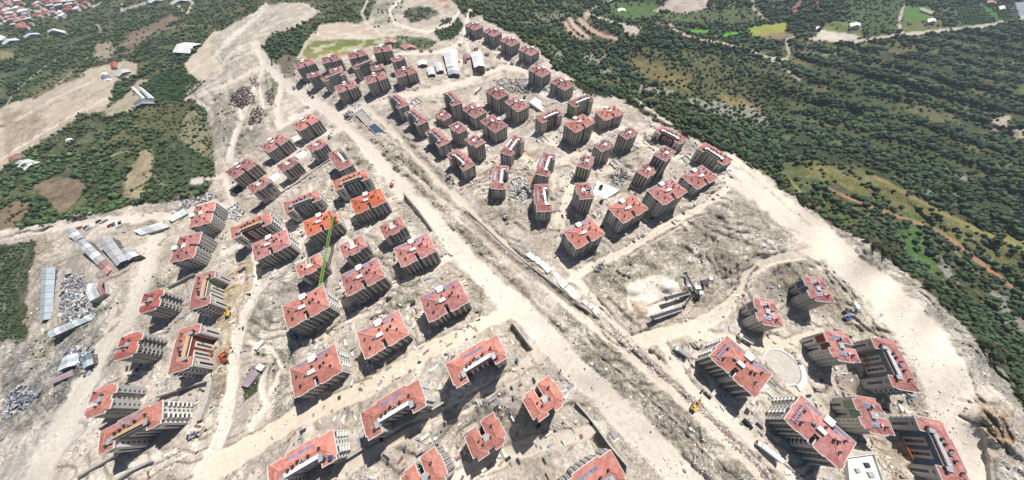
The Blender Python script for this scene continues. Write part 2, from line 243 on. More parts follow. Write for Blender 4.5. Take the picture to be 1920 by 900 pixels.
# sunk ground: (outline, depth m, colour)
PITS = [
 ('759,368 784,400 811,433 790,446 776,430 768,400 755,380', 7, (.36,.33,.29)),
 ('1121,809 1138,833 1171,873 1169,896 1150,900 1128,868 1105,826', 7, (.42,.38,.32)),
 ('960,610 978,632 996,656 984,664 962,642 952,622', 6, (.42,.38,.32)),
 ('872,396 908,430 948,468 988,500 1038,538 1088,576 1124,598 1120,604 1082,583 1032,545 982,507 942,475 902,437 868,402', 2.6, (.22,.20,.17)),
 ('655,232 690,262 712,268 700,274 680,268 650,240', 1.5, None),
 ('1210,575 1246,560 1280,552 1310,560 1290,590 1240,602', 2.5, None),
 ('985,350 1000,372 990,396 975,400 960,372', 3, (.50,.44,.36)),
 ('440,520 458,500 466,520 452,570 440,600 430,590', 2.5, None),
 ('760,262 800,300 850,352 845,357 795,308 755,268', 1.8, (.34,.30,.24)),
]
def lin(s): return np.array([[float(c) for c in p.split(',')] for p in s.split()])
# roads: (points, half width px at each end, colour, softness)
ROADS = [
 ('500,8 470,40 430,75 400,110', 5, 5, ROADC, 3),
 ('480,85 500,118 530,150 570,180 605,200 640,222 680,262 720,312 770,370 830,430 880,490 930,540 975,580 1020,625 1080,690 1150,760 1230,840 1310,920', 9, 30, ROADC, 6),
 ('640,215 700,190 750,176 800,172 850,158 900,142', 8, 6, ROADC, 4),
 ('900,142 940,125 985,130', 5, 5, ROADC, 3),
 ('500,120 470,180 455,215 440,260 430,300', 4, 6, ROADC, 3),
 ('485,150 495,200 470,240', 3, 3, (.60,.55,.48), 3),
 ('500,120 440,150 390,172 350,185', 5, 3, ROADC, 3),
 ('530,150 520,200 525,240 560,215 600,200', 6, 5, ROADC, 4),
 ('640,240 570,262 540,300', 6, 3, ROADC, 4),
 ('600,380 640,300 650,270', 3, 3, (.60,.54,.45), 3),
 ('690,200 740,250 790,300 850,360 905,420 960,470 1020,530 1085,590 1150,640 1210,690 1290,760 1370,830 1440,910', 6, 10, (.62,.545,.45), 4),
 ('740,300 790,340 850,390 900,430', 2, 2, (.64,.57,.47), 2),
 ('1075,520 1110,500 1170,470 1230,435 1290,402 1340,370 1370,345', 8, 7, (.70,.61,.50), 3),
 ('1045,480 1090,530 1140,590 1190,640 1250,690 1310,740', 6, 8, (.62,.55,.45), 4),
 ('1190,640 1250,625 1310,610 1360,580 1400,520 1430,490 1490,480 1560,470', 16, 10, (.66,.58,.47), 6),
 ('1370,300 1410,340 1470,390 1540,440 1600,500 1670,560 1730,630 1770,700 1790,780 1800,900', 14, 55, (.68,.605,.515), 12),
 ('1350,330 1420,370 1480,420 1540,460', 8, 14, (.66,.58,.48), 6),
 ('1300,620 1380,640 1450,650 1540,620', 12, 8, (.66,.58,.46), 6),
 ('1450,650 1500,720 1560,800', 24, 14, (.64,.565,.45), 8),
 ('1240,640 1290,720 1370,790 1450,860 1500,910', 8, 10, (.66,.59,.49), 4),
 ('360,340 420,330 440,390 420,400', 5, 5, ROADC, 4),
 ('0,440 80,428 160,415 250,410 330,400 400,380', 8, 8, ROADC, 5),
 ('400,380 440,400 450,420', 6, 8, ROADC, 5),
 ('300,440 270,520 250,580 200,640 150,740 90,860 60,920', 14, 24, (.60,.545,.465), 10),
 ('420,470 500,440 560,430', 5, 5, ROADC, 4),
 ('480,480 485,540 460,590 445,640 435,720 425,790 395,860 370,910', 6, 16, ROADC, 4),
 ('400,880 480,830 560,780 640,750 720,710 800,660 880,620 940,590 980,575', 22, 12, (.70,.60,.475), 5),
 ('500,690 490,730 500,760 470,800', 5, 8, ROADC, 4),
 ('470,640 510,650 530,690 505,740', 5, 4, ROADC, 3),
 ('600,640 650,600 690,585', 6, 5, (.62,.54,.44), 5),
 ('640,570 720,540 800,500 870,470 900,500', 8, 8, (.68,.59,.48), 5),
 ('640,880 720,830 800,790 870,760 960,700 1010,660', 14, 10, (.58,.50,.405), 6),
 ('850,900 960,850 1060,820 1130,800', 18, 14, (.64,.57,.47), 10),
 ('690,430 720,380 760,355', 6, 4, (.64,.57,.47), 4),
 ('640,440 700,480 720,500', 4, 4, (.62,.55,.46), 4),
 ('850,140 880,100 872,60 882,20', 4, 4, (.66,.58,.48), 3),
 ('880,60 905,82 940,100 960,120 985,135 1010,155', 4, 5, (.70,.63,.53), 3),
 ('700,105 760,100 820,98 850,90 870,70', 3, 5, (.68,.60,.50), 2),
 ('862,22 845,45 800,60 740,45 730,20 750,0', 3, 3, (.66,.60,.52), 2),
 ('690,48 678,25 690,0', 2, 2, (.55,.50,.44), 1.5),
 ('560,108 575,80 590,60', 3, 2, (.50,.44,.36), 2),
 ('960,270 1000,310 1060,300 1110,240 1140,300 1100,290 1070,350 1050,420', 6, 10, (.66,.58,.47), 6),
 ('1000,250 1060,280 1110,300', 6, 6, (.66,.58,.47), 4),
 ('1010,170 1060,190 1090,200', 6, 4, (.70,.65,.58), 4),
 ('1170,240 1240,290 1290,300 1340,320', 8, 6, (.66,.60,.50), 4),
 ('1180,180 1260,235', 3, 3, (.60,.55,.48), 3),
 ('1255,52 1290,68 1350,80 1400,92 1440,108 1470,128 1500,150', 2.6, 2.2, (.50,.44,.34), 1.2),
 ('1440,108 1475,112 1480,100 1472,76 1490,70', 2.2, 2.6, (.52,.45,.35), 1.2),
 ('1060,43 1067,56 1078,66 1093,76', 4, 3.5, (.50,.34,.25), 2),
 ('1068,35 1077,49 1089,60 1103,71', 4, 3.5, (.50,.38,.30), 2),
 ('1087,38 1102,50 1116,61 1134,68 1158,73', 5, 3, (.48,.33,.25), 2),
 ('1500,100 1540,105 1590,95 1625,82', 1.3, 1.3, (.30,.29,.13), 1.2),
 ('1520,72 1600,78 1680,66 1760,58 1840,50 1900,38 1925,32', 3, 3.4, (.50,.44,.36), 1.2),
 ('1694,10 1685,45 1692,60', 2.5, 3, (.48,.43,.37), 1.2),
 ('1410,0 1415,18 1432,34', 2, 2, (.50,.45,.38), 1.2),
 ('1100,22 1130,5 1160,-5', 1.6, 1.6, (.34,.30,.22), 1.2),
 ('1100,25 1150,42 1200,55', 2, 3, (.50,.44,.38), 1.5),
 ('1545,350 1600,375 1680,405 1740,425 1790,455 1860,510 1930,560', 2.5, 5, ORG, 3),
 ('1640,330 1700,362 1760,395 1850,440 1920,465', 3, 4, (.24,.20,.08), 3),
 ('1475,330 1510,370 1550,400', 2, 2, (.30,.28,.12), 2),
 ('1790,470 1830,510 1870,560 1925,620', 1.5, 2, (.30,.25,.14), 1.5),
 ('1115,190 1250,250 1400,320 1500,400', 0, 0, (.3,.3,.3), 1),
 ('100,165 130,140 165,108', 1, 1, (.36,.34,.28), 1),
 ('0,215 30,170 65,140 110,108', 1.3, 1, (.40,.38,.32), 1.2),
 ('215,90 300,55 345,48 400,48', 1.4, 1.4, (.24,.22,.13), 1.5),
 ('300,60 250,95 180,115', 1.2, 1.2, (.22,.20,.14), 1.5),
 ('228,20 245,14 272,6', 2, 2.5, (.46,.40,.34), 1),
 ('228,20 228,8', 1.6, 1.6, (.60,.56,.50), 1),
 ('345,22 335,10 320,6', 1.5, 2, (.55,.48,.44), 1),
 ('352,24 362,4 355,0', 2, 2, (.55,.50,.44), 1),
 ('85,22 110,34 122,32', 2, 2.4, (.60,.55,.46), 1),
 ('0,2 30,18 60,20 85,22', 1.5, 2, (.52,.48,.42), 1),
 ('150,0 175,12 190,5', 2, 1.6, (.52,.47,.40), 1),
 ('178,43 188,52 190,60', 1.3, 1.2, (.58,.55,.50), 1),
 ('318,350 300,345 290,330', 1.5, 1.5, (.40,.34,.22), 2),
 ('160,310 230,285 262,282', 1.4, 1.4, (.30,.30,.18), 1.5),
]
DRT = (.30, .265, .215); PAL = (.66, .585, .495); BRN = (.36, .27, .19)
LINES = [(t, w, c) for c, L in ((DRT, '''
388,168 402,178 418,192 432,205 438,222 430,238 411,243 404,225 398,205 385,192|2.6;412,104 445,78 472,67|2.2;406,106 417,124 424,134|2.6;352,172 372,183 392,200|2;440,196 436,215 448,228 470,222|1.8;424,134 400,150 372,166|1.8;470,90 450,104 425,112|1.8;500,12 470,35 445,55|2;520,20 500,38 478,50|1.8;8,300 60,262 120,222|1.6;60,270 110,235 180,205|1.8;150,190 200,165 240,140|1.4;20,240 80,205 150,170|1.4;700,225 760,290 830,365 880,410|1.3;735,285 800,345 860,400 930,465|1.5;760,330 830,400 905,480 985,555 1060,625|1.6;900,430 960,480 1020,530|1.2;905,440 965,490 1030,540 1100,600|1;640,270 660,290 690,345 710,370|1.6;655,265 672,300|1.2
1130,600 1200,655 1280,730 1370,815 1450,890|2;1060,620 1150,690 1250,780 1330,860|2.2;1100,590 1150,640 1210,680|1.8;1440,470 1400,490 1380,540 1350,570|1.6;1290,400 1330,430 1400,460 1460,470|1.8;1330,420 1400,440 1480,455|1.2;1380,375 1420,400 1440,430|1.4;1340,335 1400,370 1460,420 1500,440|1.5;1390,315 1450,365 1520,425|1.2
1105,490 1150,500 1165,530|1.5;1110,520 1105,560 1150,600|2;1140,560 1170,590 1200,612|2.6;1330,560 1360,520 1385,500|1.2;1420,500 1405,520 1390,560|1.6;1560,560 1600,575 1640,620|1.8;1580,540 1630,590 1655,635|1.4;1490,470 1540,500 1560,530|1.6
440,90 415,110 430,130 440,150|1.4;390,170 420,215 445,225 440,245|2;455,205 470,235 465,255|1.4;395,75 420,95 440,80|1;350,170 400,200|1;480,150 470,130 455,120|1;360,355 330,372 290,380|1.3;250,395 300,385 350,378|1
460,600 480,560 510,530|1.5;500,650 520,690 510,720|1.4;530,690 520,730 508,780|1.6;640,610 610,640 570,650|1.4;650,590 700,560|1.2;560,640 600,620|1.6;870,560 895,590|1.6;950,600 1000,680 1010,700|1.3
300,520 280,545 270,580|2;230,600 180,640 130,700|2.4;150,640 110,700 60,760|2.4;100,640 60,700 0,760|2;240,640 200,700 150,760|1.6;300,460 320,440|2;690,840 760,800 850,770|1;860,770 950,720 1000,690|1.4;880,740 950,700|1;700,700 760,660|1.2
1010,200 1000,240 1060,250|1.2;960,160 1000,180|1;1190,300 1210,330|1.2;1170,290 1230,270|1.2;1060,430 1000,440 960,420|1.4;900,350 930,400 980,430|1.2;1200,225 1260,262 1330,292 1390,320|1.6;1150,190 1210,222|1.2;1640,470 1740,560 1820,650|1.2
1800,750 1860,760 1880,800|2.4;1830,740 1880,790 1900,830|2;1840,790 1880,840|2;1700,880 1760,840|1.6;1600,690 1620,720|1.4;470,190 500,215 520,250|1.3;430,240 420,290 430,330|1.5;560,250 530,270|1.3'''), (PAL, '''
400,172 440,150 482,122|4;470,80 440,95 418,118|3;500,14 470,40 440,62|3;0,300 70,255 140,215 200,185|3;30,225 100,185 180,150|3;690,215 750,275 820,345 900,415|2;745,300 815,370 900,450 990,530|2.2;780,330 860,410 950,490|1.2;1000,560 1080,620 1170,700 1280,800 1370,890|2.2;1130,590 1210,655 1300,740 1400,840|3;1400,335 1470,385 1550,440 1620,490|2.5;1360,310 1430,360|2;560,620 520,650|2;640,250 700,310 740,360|2
1110,500 1180,480 1250,440 1330,395|2.5;1320,600 1400,540 1450,490|3;1240,640 1300,700 1380,780|3;460,100 420,120 380,150 350,175|2;500,130 510,170 512,200|2;480,170 455,200 440,250 432,300|2.4;560,190 530,210 530,240|3;960,270 1000,300 1055,290|2.5
1130,200 1200,240 1280,290|2;660,200 740,180 840,170 905,150|3;910,150 960,130 1000,140|2;300,440 262,530 230,600 150,720|4;440,600 430,700 410,800|4;840,440 900,500|4;200,420 120,425 0,450|3'''), (BRN, '''
880,420 940,475 1010,530|1;1240,700 1300,755 1380,830|1.4;450,500 425,580|3;440,510 415,600|2;400,640 395,720 380,780|2.4;430,650 420,720 400,780|2;1820,740 1870,800 1890,850|3;1800,780 1850,800|2;940,300 900,340|2;980,400 990,360|1.4;1000,360 960,400|2;870,345 895,340|1.5'''))
 for it in L.replace('\n', ';').split(';') if it.strip() for t, w in [it.split('|')]]
def poly_sd(P, U, V):
    inside = np.zeros(U.shape, bool); d2 = np.full(U.shape, 1e18); n = len(P)
    for i in range(n):
        ax, ay = P[i]; bx, by = P[(i+1) % n]; ex, ey = bx-ax, by-ay
        t = np.clip(((U-ax)*ex+(V-ay)*ey)/(ex*ex+ey*ey+1e-9), 0, 1)
        d2 = np.minimum(d2, (U-ax-t*ex)**2+(V-ay-t*ey)**2)
        if ay != by:
            c = ((ay > V) != (by > V)) & (U < ex*(V-ay)/ey+ax); inside ^= c
    d = np.sqrt(d2); return np.where(inside, d, -d)
def line_d(P, U, V, w0, w1):
    best = np.full(U.shape, -1e9); seg = np.hypot(*(P[1:]-P[:-1]).T); cum = np.concatenate([[0], np.cumsum(seg)]); L = cum[-1]
    for i in range(len(P)-1):
        ax, ay = P[i]; bx, by = P[i+1]; ex, ey = bx-ax, by-ay
        t = np.clip(((U-ax)*ex+(V-ay)*ey)/(ex*ex+ey*ey+1e-9), 0, 1)
        w = w0+(w1-w0)*(cum[i]+t*seg[i])/L
        best = np.maximum(best, w-np.hypot(U-ax-t*ex, V-ay-t*ey))
    return best
def cover(U, V, X, Y):
    """albedo, tree density and roughness of the ground at surveyed points"""
    U0, V0 = U.ravel(), V.ravel(); X = X.ravel(); Y = Y.ravel()
    Uc = np.clip(U0, -400, 2340); Vc = np.clip(V0, -5, 1240)
    n1 = fbm(X, Y, 9, 3, 4)-.5; n2 = fbm(X, Y, 9, 31, 4)-.5; big = fbm(X, Y, 90, 5, 4); mid = fbm(X, Y, 28, 9, 4)
    N = len(U0); col = np.empty((N, 3)); f = sstep(.35, .65, big)[:, None]
    col[:] = np.array(GRN)*(1-f)+np.array((.075, .085, .035))*f
    f = sstep(.56, .66, mid)[:, None]*.7; col = col*(1-f)+np.array((.17, .155, .075))*f
    dens = .95-.25*sstep(.55, .7, mid); rgh = np.full(N, .6)
    gp = fbm(X, Y, 20, 811, 3); dens = dens*np.where(Uc < 700, sstep(.34, .46, gp), 1); f = (sstep(.46, .36, gp)*(Uc < 700)*.6)[:, None]; col = col*(1-f)+np.array((.11, .13, .055))*f
    far = sstep(60, 20, Vc)*sstep(980, 860, Uc)*(Uc < 640); dens = dens*(1-far*.25)
    def lay(sel, m, c, d, r):
        col[sel] = col[sel]*(1-m[:, None])+np.asarray(c)*m[:, None]
        dens[sel] = dens[sel]*(1-m)+d*m; rgh[sel] = rgh[sel]*(1-m)+r*m
    for k, (s, c, soft, amp, d, r) in enumerate(COVER):
        P = lin(s); mg = soft+amp+2
        sel = np.nonzero((Uc > P[:, 0].min()-mg) & (Uc < P[:, 0].max()+mg) & (Vc > P[:, 1].min()-mg) & (Vc < P[:, 1].max()+mg))[0]
        if not len(sel): continue
        if k == 0: a1 = (fbm(U0[sel], V0[sel], 16, 611, 4)-.5)*14; x, y = Uc[sel]+a1, Vc[sel]-a1
        else: x = Uc[sel]+n1[sel]*amp*2; y = Vc[sel]+n2[sel]*amp*2
        lay(sel, sstep(-soft/2, soft/2, poly_sd(P, x, y)), c, d, r)
        if k == 0: site = np.zeros(N); site[sel] = sstep(-2, 2, poly_sd(P, x, y))
    # mottled spoil, dust and gravel over the whole site
    m1 = fbm(X, Y, 14, 41, 5); m2 = fbm(X, Y, 5, 51, 4); open_ = (1-np.clip(dens*1.2, 0, 1))
    f = (sstep(.48, .66, m1)*rgh*.8*open_)[:, None]; col = col*(1-f)+col*np.array((.62, .62, .61))*f
    f = (sstep(.50, .36, m1)*.5*open_)[:, None]*site[:, None]; col = col*(1-f)+np.array((.70, .635, .55))*f
    f = (sstep(.54, .68, m2)*rgh*open_*.6)[:, None]; col = col*(1-f)+np.array((.27, .25, .20))*f
    for s, w0, w1, c, soft in ROADS:
        if w0 == 0: continue
        P = lin(s); mg = max(w0, w1)+soft+4
        sel = np.nonzero((Uc > P[:, 0].min()-mg) & (Uc < P[:, 0].max()+mg) & (Vc > P[:, 1].min()-mg) & (Vc < P[:, 1].max()+mg))[0]
        if not len(sel): continue
        am = min(6, soft*1.2) if w0 > 2.7 else 1
        m = sstep(-soft/2, soft/2, line_d(P, Uc[sel]+n1[sel]*am*2, Vc[sel]+n2[sel]*am*2, w0, w1))
        lay(sel, m*.92, c, 0, .12)
    br = fbm(X, Y, 7, 88, 3); dz = np.zeros(N)
    for s, w, c in LINES:
        P = lin(s); w = float(w)*.62; mg = w+12
        sel = np.nonzero((Uc > P[:, 0].min()-mg) & (Uc < P[:, 0].max()+mg) & (Vc > P[:, 1].min()-mg) & (Vc < P[:, 1].max()+mg))[0]
        if not len(sel): continue
        m = sstep(-.9, .9, line_d(P, Uc[sel]+n1[sel]*9, Vc[sel]+n2[sel]*9, w, w)+(br[sel]-.5)*2.4)
        lay(sel, m*.72, c, 0, .8 if c is not PAL else .2)
        if c is not PAL:
            q = line_d(P, Uc[sel]+n1[sel]*9, Vc[sel]+n2[sel]*9, 0, 0); dz[sel] = np.minimum(dz[sel], -1.5*np.exp(-(q/(w+1.2))**2))
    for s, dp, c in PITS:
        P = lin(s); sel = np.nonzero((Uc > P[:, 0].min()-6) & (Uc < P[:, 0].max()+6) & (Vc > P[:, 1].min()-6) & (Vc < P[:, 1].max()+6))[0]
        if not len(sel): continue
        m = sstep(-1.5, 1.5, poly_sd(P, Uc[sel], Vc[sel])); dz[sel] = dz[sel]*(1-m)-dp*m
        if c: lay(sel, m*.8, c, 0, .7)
    col *= (1+.22*(fbm(X, Y, 40, 77, 3)-.5))[:, None]
    hill = sstep(1150, 1200, Uc)*sstep(1560, 1480, Uc)*sstep(80, 100, Vc)*sstep(260, 220, Vc)
    ct_ = np.sin((Vc-.18*(Uc-1150)+60*(fbm(X, Y, 140, 501, 2)-.5))*.62)
    f = (hill*sstep(.2, .9, ct_)*.45)[:, None]; col = col*(1-f)+np.array((.20, .17, .08))*f
    tq = fbm(X, Y, 48, 701, 3)*11; fr_ = tq-np.floor(tq); edge = sstep(.72, .80, fr_)*sstep(1.0, .93, fr_)*site*sstep(.25, .5, rgh)*open_
    f = (edge*.42)[:, None]; col = col*(1-f)+np.array((.34, .275, .205))*f
    # wheel tracks along the main roads
    for s, w0, w1, c, soft in ROADS:
        if w0 < 5: continue
        P = lin(s); sel = np.nonzero((Uc > P[:, 0].min()-30) & (Uc < P[:, 0].max()+30) & (Vc > P[:, 1].min()-30) & (Vc < P[:, 1].max()+30))[0]
        if not len(sel): continue
        q = line_d(P, Uc[sel]+n1[sel]*3, Vc[sel]+n2[sel]*3, w0, w1)
        band = np.sin(q*1.15)*sstep(0, 4, q)*fbm(X[sel], Y[sel], 20, 91, 3)
        col[sel] *= (1-.20*np.clip(band, 0, 1))[:, None]
    return col, np.clip(dens, 0, 1), rgh, site, dz

# local mounds, pits and banks: (u, v, radius px u, radius px v, rise m)
MOUNDS = [(1190,545,16,12,5), (1205,580,13,12,4), (1252,538,14,12,6), (440,540,22,40,4), (415,700,16,50,3), (1850,780,40,30,4), (700,620,0,0,0),
 (892,560,14,26,2.5), (540,530,30,26,3), (1480,470,30,20,3), (1400,400,50,20,4), (1330,430,50,30,2.5), (1155,510,30,20,2.5), (760,300,30,20,2), (1610,600,30,14,2.5),
 (1020,590,40,16,2), (1150,700,60,22,2), (1250,790,60,22,2), (470,185,18,12,2.5), (512,165,10,26,2.5), (455,100,40,18,3), (560,655,12,30,2), (1000,350,20,16,2.5), (940,350,8,14,2),
 (120,340,35,20,3), (300,130,40,20,4), (1225,345,20,12,-2), (1600,720,14,30,-2), (480,705,16,16,-1.5)]
def relief(U, V, X, Y, dens, rgh, site):
    """fine rise of the ground in metres"""
    u = np.clip(U, -250, 2170); v = np.clip(V, -40, 1020)
    z = np.zeros(U.shape)
    for cx, cy, rx, ry, h in MOUNDS:
        if rx: z += h*np.exp(-((u-cx)/rx)**2-((v-cy)/ry)**2)
    rid = 1-np.abs(2*fbm(X, Y, 60, 201, 4)-1)
    wild = np.clip(1-site, 0, 1)
    fl = sstep(-40, 420, v)
    z += wild*(rid-.6)*(3+9*fl) + wild*(fbm(X, Y, 24, 211, 3)-.5)*(2+4*fl)
    z += (fbm(X, Y, 22, 221, 3)-.5)*3.6*rgh*site + (fbm(X, Y, 6.5, 231, 3)-.5)*3.2*rgh**1.5*site
    tq = fbm(X, Y, 48, 701, 3)*11; z += (np.floor(tq)+sstep(.74, .99, tq-np.floor(tq))-tq*.8)*2.0*site*sstep(.15, .5, rgh)
    z += wild*(fbm(X, Y, 180, 711, 3)-.5)*30*sstep(900, 1200, u)
    z += wild*1.5*np.sin(2*np.pi*(v-.2*(u-1480)+22*(fbm(X, Y, 120, 301, 2)-.5))/(15+v*.045)+.6)*sstep(1440, 1500, u)*sstep(60, 90, v)*sstep(360, 320, v)
    rd2 = 1-np.abs(2*fbm(X+6*fbm(X, Y, 15, 251, 2), Y, 13, 261, 4)-1)
    z += (rd2-.7)*4.2*np.clip(rgh-.3, 0, 1)*site + (fbm(X, Y, 2.6, 241, 2)-.5)*.9*rgh
    return z
def survey(u, v):
    u = np.asarray(u, float); v = np.asarray(v, float)
    d = depth(u, v); P = ray(u, v)*d[..., None]
    return d, P
# grid of survey stations
def axis(a, b, step, lo, hi, grow):
    core = list(np.arange(a, b+.1, step)); s = step; x = a; left = []
    while x > lo: s *= grow; x -= s; left.append(max(x, lo))
    s = step; x = core[-1]; right = []
    while x < hi: s *= grow; x += s; right.append(min(x, hi))
    return np.array(left[::-1]+core+right)
gu = axis(-30, 1950, 3.0, -420, 2340, 1.18); gv = axis(-15, 930, 2.5, -325, 1150, 1.15)
GU, GV = np.meshgrid(gu, gv)
dd, PP = survey(GU, GV)
gx, gy = PP[..., 0], PP[..., 1]
gcol, gdens, grgh, gsite, gdz = cover(GU, GV, gx, gy)
gz = relief(GU.ravel(), GV.ravel(), gx.ravel(), gy.ravel(), gdens, grgh, gsite).reshape(GU.shape)+gdz.reshape(GU.shape)
dd2 = dd-gz; PP = ray(GU, GV)*dd2[..., None]; PP[..., 2] += CAMZ
def surf(u, v):
    """point on the finished ground (bilinear on the stations)"""
    i = int(np.clip(np.searchsorted(gv, v)-1, 0, len(gv)-2)); j = int(np.clip(np.searchsorted(gu, u)-1, 0, len(gu)-2))
    a = (u-gu[j])/(gu[j+1]-gu[j]); b = (v-gv[i])/(gv[i+1]-gv[i])
    p = (PP[i, j]*(1-a)+PP[i, j+1]*a)*(1-b)+(PP[i+1, j]*(1-a)+PP[i+1, j+1]*a)*b
    return Vector(p)
def surfs(u, v):
    i = np.clip(np.searchsorted(gv, v)-1, 0, len(gv)-2); j = np.clip(np.searchsorted(gu, u)-1, 0, len(gu)-2)
    a = ((u-gu[j])/(gu[j+1]-gu[j]))[:, None]; b = ((v-gv[i])/(gv[i+1]-gv[i]))[:, None]
    return (PP[i, j]*(1-a)+PP[i, j+1]*a)*(1-b)+(PP[i+1, j]*(1-a)+PP[i+1, j+1]*a)*b
# outer skirt out to the horizon
H_, W_ = GU.shape
G = np.concatenate([PP.reshape(-1, 3)])
gc = gcol.reshape(H_, W_, 3); gr = grgh.reshape(H_, W_)
def ring(P, k):
    c = np.array([0.0, 250.0]); Q = P.copy(); Q[..., :2] = c+(P[..., :2]-c)*k; return Q
full = np.zeros((H_+4, W_+4, 3)); full[2:-2, 2:-2] = PP
cf = np.zeros((H_+4, W_+4, 3)); cf[2:-2, 2:-2] = gc; rf = np.zeros((H_+4, W_+4)); rf[2:-2, 2:-2] = gr
for r_, k in ((1, 3.0), (0, 30.0)):
    src = 2
    for a in (cf, rf): pass
    full[r_, 2:-2] = ring(full[2, 2:-2], k); full[-1-r_, 2:-2] = ring(full[-3, 2:-2], k)
    cf[r_, 2:-2] = cf[2, 2:-2]; cf[-1-r_, 2:-2] = cf[-3, 2:-2]; rf[r_, 2:-2] = .5; rf[-1-r_, 2:-2] = .5
for r_, k in ((1, 3.0), (0, 10.0)):
    full[:, r_] = ring(full[:, 2], k); full[:, -1-r_] = ring(full[:, -3], k)
    cf[:, r_] = cf[:, 2]; cf[:, -1-r_] = cf[:, -3]; rf[:, r_] = .5; rf[:, -1-r_] = .5
GH, GW = H_+4, W_+4
me = bpy.data.meshes.new('ground')
me.vertices.add(GH*GW); me.vertices.foreach_set('co', full.reshape(-1).astype(np.float32))
idx = np.arange(GH*GW).reshape(GH, GW)
q = np.stack([idx[1:, :-1], idx[1:, 1:], idx[:-1, 1:], idx[:-1, :-1]], -1).reshape(-1, 4)
me.loops.add(q.size); me.loops.foreach_set('vertex_index', q.ravel().astype(np.int32))
me.polygons.add(len(q)); me.polygons.foreach_set('loop_start', (np.arange(len(q))*4).astype(np.int32)); me.polygons.foreach_set('loop_total', np.full(len(q), 4, np.int32))
me.update(calc_edges=True)
me.polygons.foreach_set('use_smooth', np.ones(len(q), bool))
ca = me.color_attributes.new('soil', 'FLOAT_COLOR', 'POINT')
ca.data.foreach_set('color', np.concatenate([cf.reshape(-1, 3), rf.reshape(-1, 1)], 1).ravel().astype(np.float32))
ground = bpy.data.objects.new('ground', me); COL.objects.link(ground); ground['kind'] = 'structure'
m = bpy.data.materials.new('ground_soil'); m.use_nodes = True; n = m.node_tree.nodes; l = m.node_tree.links; b = n['Principled BSDF']
b.inputs['Roughness'].default_value = .95; b.inputs['Specular IOR Level'].default_value = .12
at_ = n.new('ShaderNodeVertexColor'); at_.layer_name = 'soil'; geo = n.new('ShaderNodeNewGeometry')
def tnoise(scale, det=6, rough=.6):
    t = n.new('ShaderNodeTexNoise'); t.inputs['Scale'].default_value = scale; t.inputs['Detail'].default_value = det; t.inputs['Roughness'].default_value = rough
    l.new(geo.outputs['Position'], t.inputs['Vector']); return t.outputs[0]
def rng(src, a, b_, c, d):
    t = n.new('ShaderNodeMapRange'); t.inputs[1].default_value = a; t.inputs[2].default_value = b_; t.inputs[3].default_value = c; t.inputs[4].default_value = d
    l.new(src, t.inputs[0]); return t.outputs[0]
def mth(op, a, b_=None):
    t = n.new('ShaderNodeMath'); t.operation = op
    for i_, s_ in enumerate((a, b_)):
        if s_ is None: continue
        if isinstance(s_, (int, float)): t.inputs[i_].default_value = s_
        else: l.new(s_, t.inputs[i_])
    return t.outputs[0]
nA = tnoise(.35, 8, .65); nB = tnoise(1.6, 5, .6); nC = tnoise(.09, 6, .6)
f1 = rng(nA, .32, .68, .68, 1.18); f2 = rng(nB, .3, .7, .82, 1.12); f3 = rng(nC, .3, .7, .86, 1.10)
ff0 = mth('MULTIPLY', mth('MULTIPLY', f1, f2), f3); ff = mth('ADD', 1.0, mth('MULTIPLY', mth('SUBTRACT', ff0, 1.0), mth('ADD', .28, at_.outputs['Alpha'])))
sp = rng(nB, .56, .66, 0, .75); spk = mth('SUBTRACT', 1.0, mth('MULTIPLY', sp, at_.outputs['Alpha']))
ff = mth('MULTIPLY', ff, spk)
vo = n.new('ShaderNodeTexVoronoi'); vo.inputs['Scale'].default_value = .8; l.new(geo.outputs['Position'], vo.inputs['Vector'])
vs_s = n.new('ShaderNodeSeparateColor'); l.new(vo.outputs['Color'], vs_s.inputs[0])
vd = mth('SUBTRACT', vs_s.outputs[0], .5); ff = mth('MULTIPLY', ff, mth('ADD', 1.0, mth('MULTIPLY', mth('MULTIPLY', vd, .75), at_.outputs['Alpha'])))
sc_ = n.new('ShaderNodeVectorMath'); sc_.operation = 'SCALE'; l.new(at_.outputs['Color'], sc_.inputs[0]); l.new(ff, sc_.inputs['Scale']); l.new(sc_.outputs[0], b.inputs['Base Color'])
bu = n.new('ShaderNodeBump'); bu.inputs['Distance'].default_value = 1.0
l.new(mth('ADD', mth('MULTIPLY', nA, .9), mth('MULTIPLY', nB, .35)), bu.inputs['Height']); l.new(rng(at_.outputs['Alpha'], 0, 1, .15, .9), bu.inputs['Strength']); l.new(bu.outputs[0], b.inputs['Normal'])
me.materials.append(m)

